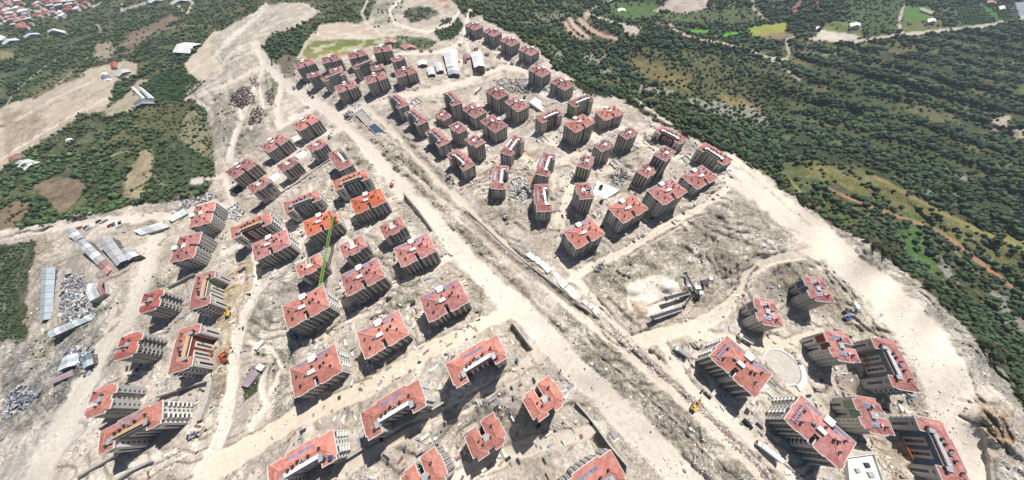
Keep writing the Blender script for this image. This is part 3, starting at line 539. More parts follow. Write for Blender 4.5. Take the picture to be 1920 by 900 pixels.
# ------------------------------------------------------------------ mesh helpers
class MB:
    """collects boxes, prisms and free faces into one mesh"""
    def __init__(s): s.v = []; s.f = []; s.m = []; s.mats = []
    def mi(s, m):
        if m not in s.mats: s.mats.append(m)
        return s.mats.index(m)
    def face(s, pts, m):
        i = len(s.v); s.v += [tuple(p) for p in pts]; s.f.append(list(range(i, i+len(pts)))); s.m.append(s.mi(m))
    def hexa(s, p, m, bottom=True):
        """p: 8 corners, 0-3 bottom ccw, 4-7 top ccw"""
        i = len(s.v); s.v += [tuple(a) for a in p]; k = s.mi(m)
        fs = [(4, 5, 6, 7), (0, 1, 5, 4), (1, 2, 6, 5), (2, 3, 7, 6), (3, 0, 4, 7)]
        if bottom: fs.append((3, 2, 1, 0))
        for f in fs: s.f.append([i+a for a in f]); s.m.append(k)
    def box(s, x0, x1, y0, y1, z0, z1, m):
        s.hexa([(x0, y0, z0), (x1, y0, z0), (x1, y1, z0), (x0, y1, z0), (x0, y0, z1), (x1, y0, z1), (x1, y1, z1), (x0, y1, z1)], m)
    def obox(s, c, ux, hx, hy, z0, z1, m, tilt=0.0):
        """box about c=(x,y) with unit axis ux; tilt raises the +y side"""
        ux = Vector((ux[0], ux[1])).normalized(); uy = Vector((-ux[1], ux[0])); P = []
        for z in (z0, z1):
            for a, b in ((-1, -1), (1, -1), (1, 1), (-1, 1)):
                q = Vector((c[0], c[1]))+ux*hx*a+uy*hy*b; P.append((q[0], q[1], z+tilt*b))
        s.hexa(P, m)
    def bar(s, a, b, r, m, r2=None):
        a = Vector(a); b = Vector(b); d = (b-a)
        if d.length < 1e-6: return
        z = d.normalized(); x = z.orthogonal().normalized(); y = z.cross(x); r2 = r if r2 is None else r2
        P = [a+(x*i+y*j)*r for i, j in ((-1, -1), (1, -1), (1, 1), (-1, 1))]+[b+(x*i+y*j)*r2 for i, j in ((-1, -1), (1, -1), (1, 1), (-1, 1))]
        s.hexa([tuple(p) for p in P], m)
    def cyl(s, a, b, r, m, n=8, r2=None, cap=True):
        a = Vector(a); b = Vector(b); z = (b-a).normalized(); x = z.orthogonal().normalized(); y = z.cross(x); r2 = r if r2 is None else r2
        i = len(s.v); k = s.mi(m)
        for c, q in ((a, r), (b, r2)):
            for t in range(n):
                an = 2*math.pi*t/n; s.v.append(tuple(c+(x*math.cos(an)+y*math.sin(an))*q))
        for t in range(n): s.f.append([i+t, i+(t+1) % n, i+n+(t+1) % n, i+n+t]); s.m.append(k)
        if cap: s.f.append([i+n+t for t in range(n)]); s.m.append(k); s.f.append([i+n-1-t for t in range(n)]); s.m.append(k)
    def mesh(s, name):
        me = bpy.data.meshes.new(name); me.from_pydata(s.v, [], s.f)
        for m in s.mats: me.materials.append(m)
        me.polygons.foreach_set('material_index', s.m); me.update(); return me
    def build(s, name, parent=None, **kw):
        if not s.f: return None
        return link(name, s.mesh(name), parent, **kw)
def link(name, me, parent=None, loc=None, rotz=None, kind=None, label=None, cat=None, group=None):
    o = bpy.data.objects.new(name, me); COL.objects.link(o)
    if parent is not None: o.parent = parent
    if loc is not None: o.location = loc
    if rotz is not None: o.rotation_euler[2] = rotz
    if kind: o['kind'] = kind
    if label: o['label'] = label
    if cat: o['category'] = cat
    if group: o['group'] = group
    return o
def thing(name, label, cat, loc=(0, 0, 0), rotz=0, group=None):
    o = link(name, None, None, loc, rotz, None, label, cat, group); o.empty_display_size = 0.5; return o

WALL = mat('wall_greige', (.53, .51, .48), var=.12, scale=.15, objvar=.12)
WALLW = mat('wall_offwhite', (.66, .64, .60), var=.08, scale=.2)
WALLG = mat('wall_grey', (.42, .415, .40), var=.10, scale=.15)
BAND = mat('facade_band', (.07, .068, .070), var=.2, scale=.5)
BANDB = mat('facade_brown', (.115, .095, .088), var=.2, scale=.5)
PIL = mat('pilaster_light', (.70, .665, .60), var=.08, scale=.3)
SLAB = mat('slab_pale', (.58, .57, .54), var=.1, scale=.4)
TRIM = mat('eave_white', (.78, .755, .72), var=.06, scale=.4)
WHITE = mat('white_paint', (.84, .83, .80), var=.05, scale=.5)
GLASS = mat('window_glass', (.030, .036, .046), rough=.12, var=.3, scale=.4, spec=.6)
FRAME = mat('window_frame', (.60, .59, .56), var=.05)
SOLAR = mat('solar_cells', (.24, .29, .44), rough=.25, var=.25, scale=.5, spec=.6, objvar=.25)
METAL = mat('steel_grey', (.42, .44, .46), rough=.5, var=.15, scale=1, metal=.3)
DARK = mat('dark_metal', (.045, .045, .05), rough=.6)
TANK = mat('tank_white', (.70, .72, .74), rough=.4, var=.08)
ACC = {'red': mat('accent_maroon', (.22, .045, .035), var=.12, scale=.3), 'green': mat('accent_sage', (.25, .30, .235), var=.1, scale=.3),
       'blue': mat('accent_slate_blue', (.10, .145, .22), var=.12, scale=.3), 'grey': mat('accent_grey', (.20, .205, .205), var=.1, scale=.3), 'olive': mat('accent_olive', (.36, .37, .27), var=.1, scale=.3)}
def roof_mat(name, c1, c2):
    m = bpy.data.materials.new(name); m.use_nodes = True; n = m.node_tree.nodes; l = m.node_tree.links; b = n['Principled BSDF']
    b.inputs['Roughness'].default_value = .85; b.inputs['Specular IOR Level'].default_value = .2
    geo = n.new('ShaderNodeNewGeometry'); tc = n.new('ShaderNodeTexCoord')
    a = n.new('ShaderNodeTexNoise'); a.inputs['Scale'].default_value = .35; a.inputs['Detail'].default_value = 7; a.inputs['Roughness'].default_value = .65; l.new(geo.outputs['Position'], a.inputs['Vector'])
    c = n.new('ShaderNodeTexNoise'); c.inputs['Scale'].default_value = 2.6; c.inputs['Detail'].default_value = 3; l.new(geo.outputs['Position'], c.inputs['Vector'])
    r = n.new('ShaderNodeMapRange'); r.inputs[1].default_value = .38; r.inputs[2].default_value = .62; l.new(a.outputs[0], r.inputs[0])
    mx = n.new('ShaderNodeMix'); mx.data_type = 'RGBA'; mx.inputs[6].default_value = (*c1, 1); mx.inputs[7].default_value = (*c2, 1); l.new(r.outputs[0], mx.inputs[0])
    r2 = n.new('ShaderNodeMapRange'); r2.inputs[1].default_value = .3; r2.inputs[2].default_value = .7; r2.inputs[3].default_value = .82; r2.inputs[4].default_value = 1.14; l.new(c.outputs[0], r2.inputs[0])
    oi = n.new('ShaderNodeObjectInfo'); r3 = n.new('ShaderNodeMapRange'); r3.inputs[3].default_value = .82; r3.inputs[4].default_value = 1.14; l.new(oi.outputs['Random'], r3.inputs[0])
    k = n.new('ShaderNodeMath'); k.operation = 'MULTIPLY'; l.new(r2.outputs[0], k.inputs[0]); l.new(r3.outputs[0], k.inputs[1])
    s = n.new('ShaderNodeVectorMath'); s.operation = 'SCALE'; l.new(mx.outputs[2], s.inputs[0]); l.new(k.outputs[0], s.inputs['Scale']); l.new(s.outputs[0], b.inputs['Base Color'])
    wv = n.new('ShaderNodeTexWave'); wv.bands_direction = 'X'; wv.inputs['Scale'].default_value = 1.1; wv.inputs['Distortion'].default_value = .3; l.new(tc.outputs['Object'], wv.inputs['Vector'])
    bu = n.new('ShaderNodeBump'); bu.inputs['Strength'].default_value = .35; bu.inputs['Distance'].default_value = .12; l.new(wv.outputs[0], bu.inputs['Height']); l.new(bu.outputs[0], b.inputs['Normal'])
    return m
ROOFS = {'m': roof_mat('tile_maroon_rose', (.30, .12, .115), (.50, .265, .25)), 'o': roof_mat('tile_orange', (.43, .15, .115), (.56, .265, .215)), 'r': roof_mat('tile_rose', (.37, .135, .12), (.52, .26, .235)),
         'b': roof_mat('tile_bright', (.54, .13, .065), (.62, .20, .12)), 'd': roof_mat('tile_brick', (.33, .085, .065), (.44, .14, .11))}

# outlines (clockwise from the back left corner), hips, and roof furniture of each kind of block
def outline(kind, w, d):
    x, y = w/2, d/2
    if kind in 'AS':
        return [(-x, y), (-2, y), (-2, y-.9), (2, y-.9), (2, y), (x, y), (x, -y+4.6), (x+.5, -y+4.6), (x+.5, -y+1.2), (x, -y+1.2), (x, -y), (x*.45, -y), (x*.45, -y-.6), (x*.12, -y-.6), (x*.12, -y),
                (.8, -y), (.8, -y+5), (-1.8, -y+5), (-1.8, -y), (-x*.5, -y), (-x*.5, -y-.5), (-x*.85, -y-.5), (-x*.85, -y), (-x, -y), (-x, -1.5), (-x-.5, -1.5), (-x-.5, 1.8), (-x, 1.8)]
    if kind == 'B':
        return [(-x, y-1), (-x*.45, y-1), (-x*.45, y), (x*.55, y), (x*.55, y-1), (x, y-1), (x, -y+2), (x-.8, -y+2), (x-.8, -y), (x*.52, -y), (x*.52, -y+4.4),
                (-x*.52, -y+4.4), (-x*.52, -y), (-x+.8, -y), (-x+.8, -y+2.2), (-x, -y+2.2)]
    if kind == 'C':
        return [(-x, y-.8), (-x+1, y-.8), (-x+1, y), (-1.5, y), (-1.5, 1), (1.5, 1), (1.5, y), (x-1, y), (x-1, y-.8), (x, y-.8), (x, -y+1.4), (x*.35, -y+1.4), (x*.35, -y), (-x*.35, -y), (-x*.35, -y+1.2), (-x*.7, -y+1.2), (-x*.7, -y+.5), (-x, -y+.5)]
    return [(-x, y-2.4), (-x*.72, y-2.4), (-x*.72, y-1), (-2.9, y-1), (-2.9, y), (-2.2, y), (-2.2, 1.2), (.9, 1.2), (.9, y), (x-.9, y), (x-.9, y-4), (x, y-4), (x, -y+3.2), (x-1.8, -y+3.2), (x-1.8, -y+.8),
            (x-3.4, -y+.8), (x-3.4, -y), (x*.22, -y), (x*.22, -y+2.2), (-x*.18, -y+2.2), (-x*.18, -y+.6), (-x*.8, -y+.6), (-x*.8, -y+3), (-x, -y+3)]
HIPS = {'A': lambda w, d: [(-w/2-.5, w/2+.5, -d/2-.6, d/2)], 'B': lambda w, d: [(-w/2, w/2, -d/2+1.6, d/2), (w*.26, w/2, -d/2, d/2-1), (-w/2, -w*.26, -d/2, d/2-1)],
        'C': lambda w, d: [(-w/2, -1.5, -d/2, d/2), (1.5, w/2, -d/2, d/2), (-w/2, w/2, -d/2, 1)],
        'D': lambda w, d: [(-w/2, -1.5, -d/2, d/2), (.5, w/2, -d/2, d/2), (-w/2, w/2, -d/2+1, 1.4)]}
HIPS['S'] = HIPS['A']; HIPS['H'] = HIPS['D']
SLOPE = {'A': .34, 'S': .34, 'B': .38, 'C': .36, 'D': .40, 'H': .38}
def ccw(P):
    a = sum(P[i][0]*P[(i+1) % len(P)][1]-P[(i+1) % len(P)][0]*P[i][1] for i in range(len(P)))
    return P if a > 0 else P[::-1]
def inset(P, t):
    n = len(P); out = []
    for i in range(n):
        p0 = Vector(P[i-1]); p = Vector(P[i]); p1 = Vector(P[(i+1) % n])
        a = (p-p0).normalized(); b = (p1-p).normalized()
        na = Vector((-a.y, a.x)); nb = Vector((-b.y, b.x))
        if abs(a.dot(b)) > .99: out.append(tuple(p+na*t))
        else: out.append(tuple(p+(na+nb)*t))
    return out
_roofs = {}
def roof_z(kind, w, d, x, y):
    z = 0
    for a, b, c, e in HIPS[kind](w, d):
        if a-1e-6 <= x <= b+1e-6 and c-1e-6 <= y <= e+1e-6: z = max(z, min(x-a, b-x, y-c, e-y))
    return z*SLOPE[kind]
def roof_mesh(kind, w, d, rk):
    key = (kind, w, d, rk)
    if key in _roofs: return _roofs[key]
    P = ccw(outline(kind, w, d)); bm = bmesh.new(); vs_ = [bm.verts.new((x, y, 0)) for x, y in P]; bm.faces.new(vs_)
    cuts = []
    for a, b, c, e in HIPS[kind](w, d):
        m_ = min(b-a, e-c)/2
        for px, py, sx, sy in ((a, c, 1, 1), (b, c, -1, 1), (a, e, 1, -1), (b, e, -1, -1)): cuts.append(((px, py, 0), (sy, -sx, 0)))
        cuts.append(((0, (c+e)/2, 0), (0, 1, 0)) if b-a > e-c else (((a+b)/2, 0, 0), (1, 0, 0)))
        if kind not in 'AS': cuts += [((a, 0, 0), (1, 0, 0)), ((b, 0, 0), (1, 0, 0)), ((0, c, 0), (0, 1, 0)), ((0, e, 0), (0, 1, 0))]
    if kind not in 'AS':
        cuts += [((x, 0, 0), (1, 0, 0)) for x in np.arange(-w/2+1.1, w/2, 2.0)]+[((0, y, 0), (0, 1, 0)) for y in np.arange(-d/2+.9, d/2, 2.0)]
    for co, no in cuts:
        bmesh.ops.bisect_plane(bm, geom=bm.verts[:]+bm.edges[:]+bm.faces[:], plane_co=co, plane_no=no, dist=1e-4)
    bmesh.ops.triangulate(bm, faces=bm.faces[:])
    for v in bm.verts: v.co.z = roof_z(kind, w, d, v.co.x, v.co.y)+.18
    for f in bm.faces:
        if f.normal.z < 0: f.normal_flip()
    me = bpy.data.meshes.new('roof'); bm.to_mesh(me); bm.free(); me.materials.append(ROOFS[rk]); _roofs[key] = me; return me
_unit = {}
def unit(key, fn):
    if key not in _unit:
        mb = MB(); fn(mb); _unit[key] = mb.mesh(key[0] if isinstance(key, tuple) else key)
    return _unit[key]
# windows face -Y in their own frame, origin on the wall surface
def win_mesh(w, h, frame=FRAME):
    def fn(mb):
        mb.box(-w/2-.09, w/2+.09, -.10, .02, -.09, 0, frame); mb.box(-w/2-.09, w/2+.09, -.10, .02, h, h+.09, frame)
        mb.box(-w/2-.09, -w/2, -.10, .02, 0, h, frame); mb.box(w/2, w/2+.09, -.10, .02, 0, h, frame)
        mb.box(-w/2, w/2, -.05, .02, 0, h, GLASS)
        if w > 1.1: mb.box(-.035, .035, -.09, -.05, 0, h, frame)
    return unit(('window', w, h, frame.name), fn)
_caps = {}
def cap_mesh(kind, w, d):
    """ridge and hip caps laid along the creases of the roof"""
    if (kind, w, d) in _caps: return _caps[(kind, w, d)]
    mb = MB(); P = np.array(outline(kind, w, d)); m = mat('ridge_cap', (.50, .25, .19), var=.2)
    for a, b, c, e in HIPS[kind](w, d):
        h = min(b-a, e-c)/2; A_, B_ = ((a+h, (c+e)/2), (b-h, (c+e)/2)) if b-a > e-c else (((a+b)/2, c+h), ((a+b)/2, e-h))
        for p, q in ((A_, B_), ((a, c), A_), ((b, e), B_), ((a, e), A_ if b-a > e-c else B_), ((b, c), B_ if b-a > e-c else A_)):
            L_ = math.hypot(q[0]-p[0], q[1]-p[1]); n = max(1, int(L_/1.2))
            for i in range(n):
                s0, s1 = [(p[0]+(q[0]-p[0])*t, p[1]+(q[1]-p[1])*t) for t in (i/n, (i+1)/n)]; c0 = ((s0[0]+s1[0])/2, (s0[1]+s1[1])/2)
                z = min(c0[0]-a, b-c0[0], c0[1]-c, e-c0[1])*SLOPE[kind]
                if poly_sd(P, np.array([c0[0]]), np.array([c0[1]]))[0] < .3 or roof_z(kind, w, d, *c0) > z+.02: continue
                z0, z1 = [max(0, min(t[0]-a, b-t[0], t[1]-c, e-t[1]))*SLOPE[kind]+.24 for t in (s0, s1)]
                mb.bar((s0[0], s0[1], z0), (s1[0], s1[1], z1), .13, m)
    _caps[(kind, w, d)] = mb.mesh('ridge_cap') if mb.f else None; return _caps[(kind, w, d)]
class Fac:
    """one straight stretch of wall: a -> b counter clockwise, outside on its right"""
    def __init__(s, a, b):
        s.a = Vector(a); s.b = Vector(b); s.L = (s.b-s.a).length; s.u = (s.b-s.a).normalized(); s.n = Vector((s.u.y, -s.u.x)); s.ang = math.atan2(s.u.y, s.u.x)
    def p(s, t, out=0): q = s.a+s.u*t+s.n*out; return q
def add_block(mb, F, t0, t1, o0, o1, z0, z1, m):
    P = [F.p(t0, o1), F.p(t1, o1), F.p(t1, o0), F.p(t0, o0)]
    mb.hexa([(q.x, q.y, z0) for q in P]+[(q.x, q.y, z1) for q in P], m)
class Builder:
    """gathers the repeated pieces of one block: single objects when near, joined when far"""
    def __init__(s, root, near): s.root = root; s.near = near; s.mb = {}; s.cnt = 0
    def piece(s, name, me, F, t, z, out=0):
        q = F.p(t, out)
        if s.near: link(name, me, s.root, (q.x, q.y, z), F.ang)
        else:
            k = s.mb.setdefault(name, []); k.append((me, q.x, q.y, z, F.ang))
    def flush(s):
        for name, L in s.mb.items():
            mb = MB()
            for me, x, y, z, a in L:
                c, si = math.cos(a), math.sin(a); i0 = len(mb.v)
                mb.v += [(x+c*v.co.x-si*v.co.y, y+si*v.co.x+c*v.co.y, z+v.co.z) for v in me.vertices]
                for p in me.polygons: mb.f.append([i0+i for i in p.vertices]); mb.m.append(mb.mi(me.materials[p.material_index]))
            o = mb.build(name, s.root); o['kind'] = 'stuff'
FH = 2.9
def facade(Bd, F, H, style, acc, lite):
    fl = int((H-.6)//FH); z0 = H-.5-fl*FH
    def windows(t, w, h, sill, which=None, fr=FRAME, out=.02):
        for i in range(fl):
            if which and not which(i): continue
            Bd.piece('window', win_mesh(w, h, fr), F, t, z0+i*FH+sill, out)
    def pilaster(t, w=.55, dpt=.55, m=PIL, zb=0):
        hh = round(H-.5-zb, 1)
        def fn(mb): mb.box(-w/2, w/2, -dpt, .02, 0, hh, m)
        Bd.piece('pilaster', unit(('pilaster', w, dpt, hh, m.name), fn), F, t, zb)
    def band(t, w, m=BAND, zb=None, zt=None, out=.06):
        zb = z0 if zb is None else zb; zt = H-.35 if zt is None else zt; hh = round(zt-zb, 1)
        def fn(mb): mb.box(-w/2, w/2, -out, .02, 0, hh, m)
        Bd.piece('wall_panel', unit(('wall_panel', w, hh, out, m.name), fn), F, t, zb)
    def balcony(t, w, m=SLAB, dep=1.1):
        def fn(mb):
            mb.box(-w/2, w/2, -dep, .02, -.18, 0, m); mb.box(-w/2, w/2, -dep, -dep+.12, 0, .95, m)
            mb.box(-w/2, -w/2+.12, -dep+.12, 0, 0, .95, m); mb.box(w/2-.12, w/2, -dep+.12, 0, 0, .95, m)
        for i in range(fl): Bd.piece('balcony', unit(('balcony', w, dep, m.name), fn), F, t, z0+i*FH)
    L = F.L
    if style == 'bands':            # narrow dark bays between light piers
        n = max(1, int(round(L/3.1))); st_ = L/n
        for i in range(n):
            t = (i+.5)*st_
            band(round(t, 3), round(st_*.66, 1), BAND if (i % 2) else BANDB); windows(t, round(st_*.40, 1), 1.7, .7, out=.09)
        for i in range(n+1):
            if 0 < i < n: pilaster(i*st_)
    elif style == 'balcony':
        n = max(1, int(round(L/3.4))); st_ = L/n
        for i in range(n):
            t = (i+.5)*st_
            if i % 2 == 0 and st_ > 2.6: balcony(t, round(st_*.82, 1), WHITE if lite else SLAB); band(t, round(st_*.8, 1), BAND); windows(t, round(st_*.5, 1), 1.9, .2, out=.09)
            else: windows(t, 1.3, 1.5, .9)
    elif style == 'plain':
        n = max(1, int(round(L/4.2))); st_ = L/n
        for i in range(n): windows((i+.5)*st_, 1.2, 1.5, .9)
    elif style == 'recess':         # coloured wall with two pale bays
        hh = round(H-.3, 1)
        def fn(mb): mb.box(-L/2+.02, L/2-.02, -.05, .02, 0, hh, ACC[acc])
        Bd.piece('coloured_wall', unit(('coloured_wall', round(L, 2), hh, acc), fn), F, L/2, 0)
        for t in (L*.30, L*.66):
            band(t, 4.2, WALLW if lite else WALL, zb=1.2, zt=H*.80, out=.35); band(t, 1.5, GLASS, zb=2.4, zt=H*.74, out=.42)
            for k in range(3): Bd.piece('transom', unit(('transom', 1), lambda mb: mb.box(-.75, .75, -.47, -.42, -.06, .06, FRAME)), F, t, 2.4+(H*.74-2.4)*(k+1)/4)
    elif style == 'wing':
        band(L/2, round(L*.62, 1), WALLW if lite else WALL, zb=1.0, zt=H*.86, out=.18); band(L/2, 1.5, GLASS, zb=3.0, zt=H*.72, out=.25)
        windows(L*.5, 1.4, .9, .5, lambda i: i == fl-1, out=.25)
    elif style == 'hfront':         # pale bay with a long dark strip, dotted bathroom windows beside it
        wb = min(4.2, L*.7)
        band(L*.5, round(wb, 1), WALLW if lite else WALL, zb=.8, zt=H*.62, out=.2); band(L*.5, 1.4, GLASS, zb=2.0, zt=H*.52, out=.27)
        band(L*.5, round(min(L*.92, wb*1.25), 1), ACC[acc], zb=H*.64, zt=H-.35, out=.12)
    elif style == 'dots':
        n = max(1, int(L//2.6)); st_ = L/n
        for i in range(n): windows((i+.5)*st_, .8, .8, 1.2)
    elif style == 'slabs':          # floor slabs standing proud over dark recessed balconies
        band(L/2, round(L*.9, 1), BAND, zb=0, zt=H-.4, out=.03)
        def fn(mb):
            mb.box(-L*.47, L*.47, -1.3, .02, -.22, 0, WALLG); mb.box(-L*.47, L*.47, -1.3, -1.16, 0, .85, WALLG)
        for i in range(fl): Bd.piece('balcony', unit(('balcony', 'slab', round(L, 2)), fn), F, L/2, z0+i*FH)
        for i in range(1, 3): pilaster(L*i/3, .3, 1.2, WALLG)
    elif style == 'portholes':
        for t in (L*.5,):
            for i in range(fl): Bd.piece('window', win_mesh(1.5, 1.5), F, t, z0+i*FH+.7, .03)
        band(L/2, round(L*.9, 1), WALLG, out=.02, zb=0)
def solar_panel(mb): mb.obox((0, 0), (1, 0), .46, .95, .18, .24, SOLAR, .22); mb.obox((0, -.1), (1, 0), .50, .98, .10, .17, METAL, .22)
def vent(mb): mb.box(-.42, .42, -.42, .42, 0, 1.25, DARK); mb.box(-.6, .6, -.6, .6, 1.25, 1.42, DARK)
def chimney(mb): mb.box(-.38, .38, -.38, .38, 0, 1.5, BANDB); mb.box(-.5, .5, -.5, .5, 1.5, 1.65, DARK)
def tank(mb): mb.cyl((-.8, 0, .6), (.8, 0, .6), .45, TANK, 10); mb.box(-.6, -.4, -.4, .4, 0, .5, METAL); mb.box(.4, .6, -.4, .4, 0, .5, METAL)
def unit_condenser(mb): mb.box(-.9, .9, -.6, .6, 0, 1.1, METAL); mb.cyl((0, 0, 1.1), (0, 0, 1.18), .45, DARK, 10)
def furniture(Bd, kind, w, d, H, var):
    class F0: ang = 0
    class FF:
        def __init__(s, a=0): s.ang = a
        def p(s, t, out=0): return Vector(t)
    def put(name, me, x, y, a=0, dz=0): Bd.piece(name, me, FF(a), (x, y), H+.16+roof_z(kind, w, d, x, y)+dz)
    def boxed(name, x, y, hx, hy, h, m, top=None):
        def fn(mb):
            mb.box(-hx, hx, -hy, hy, -1.2, h, m); mb.box(-hx-.15, hx+.15, -hy-.15, hy+.15, h, h+.14, top or m)
        put(name, unit((name, hx, hy, h, m.name, (top or m).name), fn), x, y)
    ve = unit(('vent',), vent); ch = unit(('chimney',), chimney); sp = unit(('solar_panel',), solar_panel); tk = unit(('water_tank',), tank)
    if kind in 'AS':
        box_m = WHITE if var != 'g' else METAL
        boxed('stair_head', .2, d/2-2.0, 2.1, 2.0, 1.7, WALLW, box_m)
        boxed('skylight', -1.0, -1.2, 1.9, 1.0, .7, WHITE if var != 'g' else WALLW, WHITE if var != 'g' else METAL)
        if 's' in var:
            for i in range(7): put('solar_panel', sp, -w/2+3.6+i*1.12, d/2-2.6)
            for i in range(7): put('solar_panel', sp, 3.6+i*1.12, d/2-2.2)
            for i in range(3): put('solar_panel', sp, 3.6+i*1.12, d/2-4.9)
        if 'e' in var:
            for i in range(7): put('solar_panel', sp, -w/2+2.6, -d/2+2.6+i*1.75, math.pi/2)
            for i in range(7): put('solar_panel', sp, -w/2+4.2, -d/2+2.6+i*1.75, math.pi/2)
        for x, y in ((4.6, -.6), (6.6, .4)): put('vent', ve, x, y)
        put('condenser', unit(('condenser',), unit_condenser), -4.6, -1.2)
        for x, y in ((-10, 1.6), (-8.6, -5.2), (9.4, -3.2), (9, 4.3), (-.2, 2.2), (2.6, 5.6)): put('chimney', ch, x, y)
    elif kind == 'B':
        n = 11
        if 's' in var:
            for i in range(n): put('solar_panel', sp, -5.6+i*1.12, d/2-3.4)
        sm = {'w': WHITE, 'y': mat('strip_ochre', (.50, .36, .20)), 'g': METAL}.get(var[-1], METAL)
        wx = w*.26
        def strip(mb): mb.hexa([(-wx, -.9, -.3), (wx, -.9, -.3), (wx, .9, -.3), (-wx, .9, -.3), (-wx, -.9, .25), (wx, -.9, .25), (wx, .9, .6), (-wx, .9, .6)], sm)
        put('terrace_strip', unit(('terrace_strip', round(wx, 2), sm.name), strip), 0, -d/2+5.5)
        for sx in (-1, 1):
            boxed('dormer', sx*w*.285, -d/2+4.2, 1.0, 1.5, 1.1, DARK if sx > 0 else METAL, METAL)
            put('vent', ve, sx*w*.335, -d/2+2.8)
        for x, y in ((-5.6, -.6), (-3.2, -.2)): put('vent', ve, x, y)
        put('condenser', unit(('condenser',), unit_condenser), 1.2, 0.2)
        for x, y in ((4.4, .6), (9.5, 1.2), (-.6, .9)): put('chimney', ch, x, y)
    elif kind == 'C':
        boxed('stair_head', 0, -1.3, 1.6, 1.3, .9, WALLW, WHITE)
        put('vent', ve, -3.2, -2.3); put('vent', ve, -4.6, 1.5); put('chimney', ch, 4.6, -1.5); put('chimney', ch, 3.2, 3.0); put('water_tank', tk, 2.9, -3)
        if var != 'n':
            for sx in (-1, 1):
                def lad(mb):
                    mb.box(-3, 3, -.12, .12, 0, .5, TRIM); mb.box(-3, 3, 1.2, 1.4, 0, .5, TRIM)
                put('parapet_rail', unit(('parapet_rail',), lad), sx*5.0, d/2-2.3)
                if 's' in var:
                    for i in range(4): put('solar_panel', sp, sx*5.0-1.7+i*1.12, d/2-3.9)
    else:
        boxed('stair_head', .4, -.6, 1.6, 1.3, 1.0, WALLW, METAL)
        put('vent', ve, -2.6, -2.2); put('chimney', ch, -4, .2); put('chimney', ch, 5.6, 3.2); put('vent', ve, 2.6, -1.6)
        if kind == 'H':
            for sx in (-5.4, 4.2):
                for i in range(3): put('solar_panel', sp, sx+i*1.12-.6, -3.2); put('solar_panel', sp, sx+i*1.12-.6, -.9)
                put('water_tank', tk, sx+.6, 1.2)
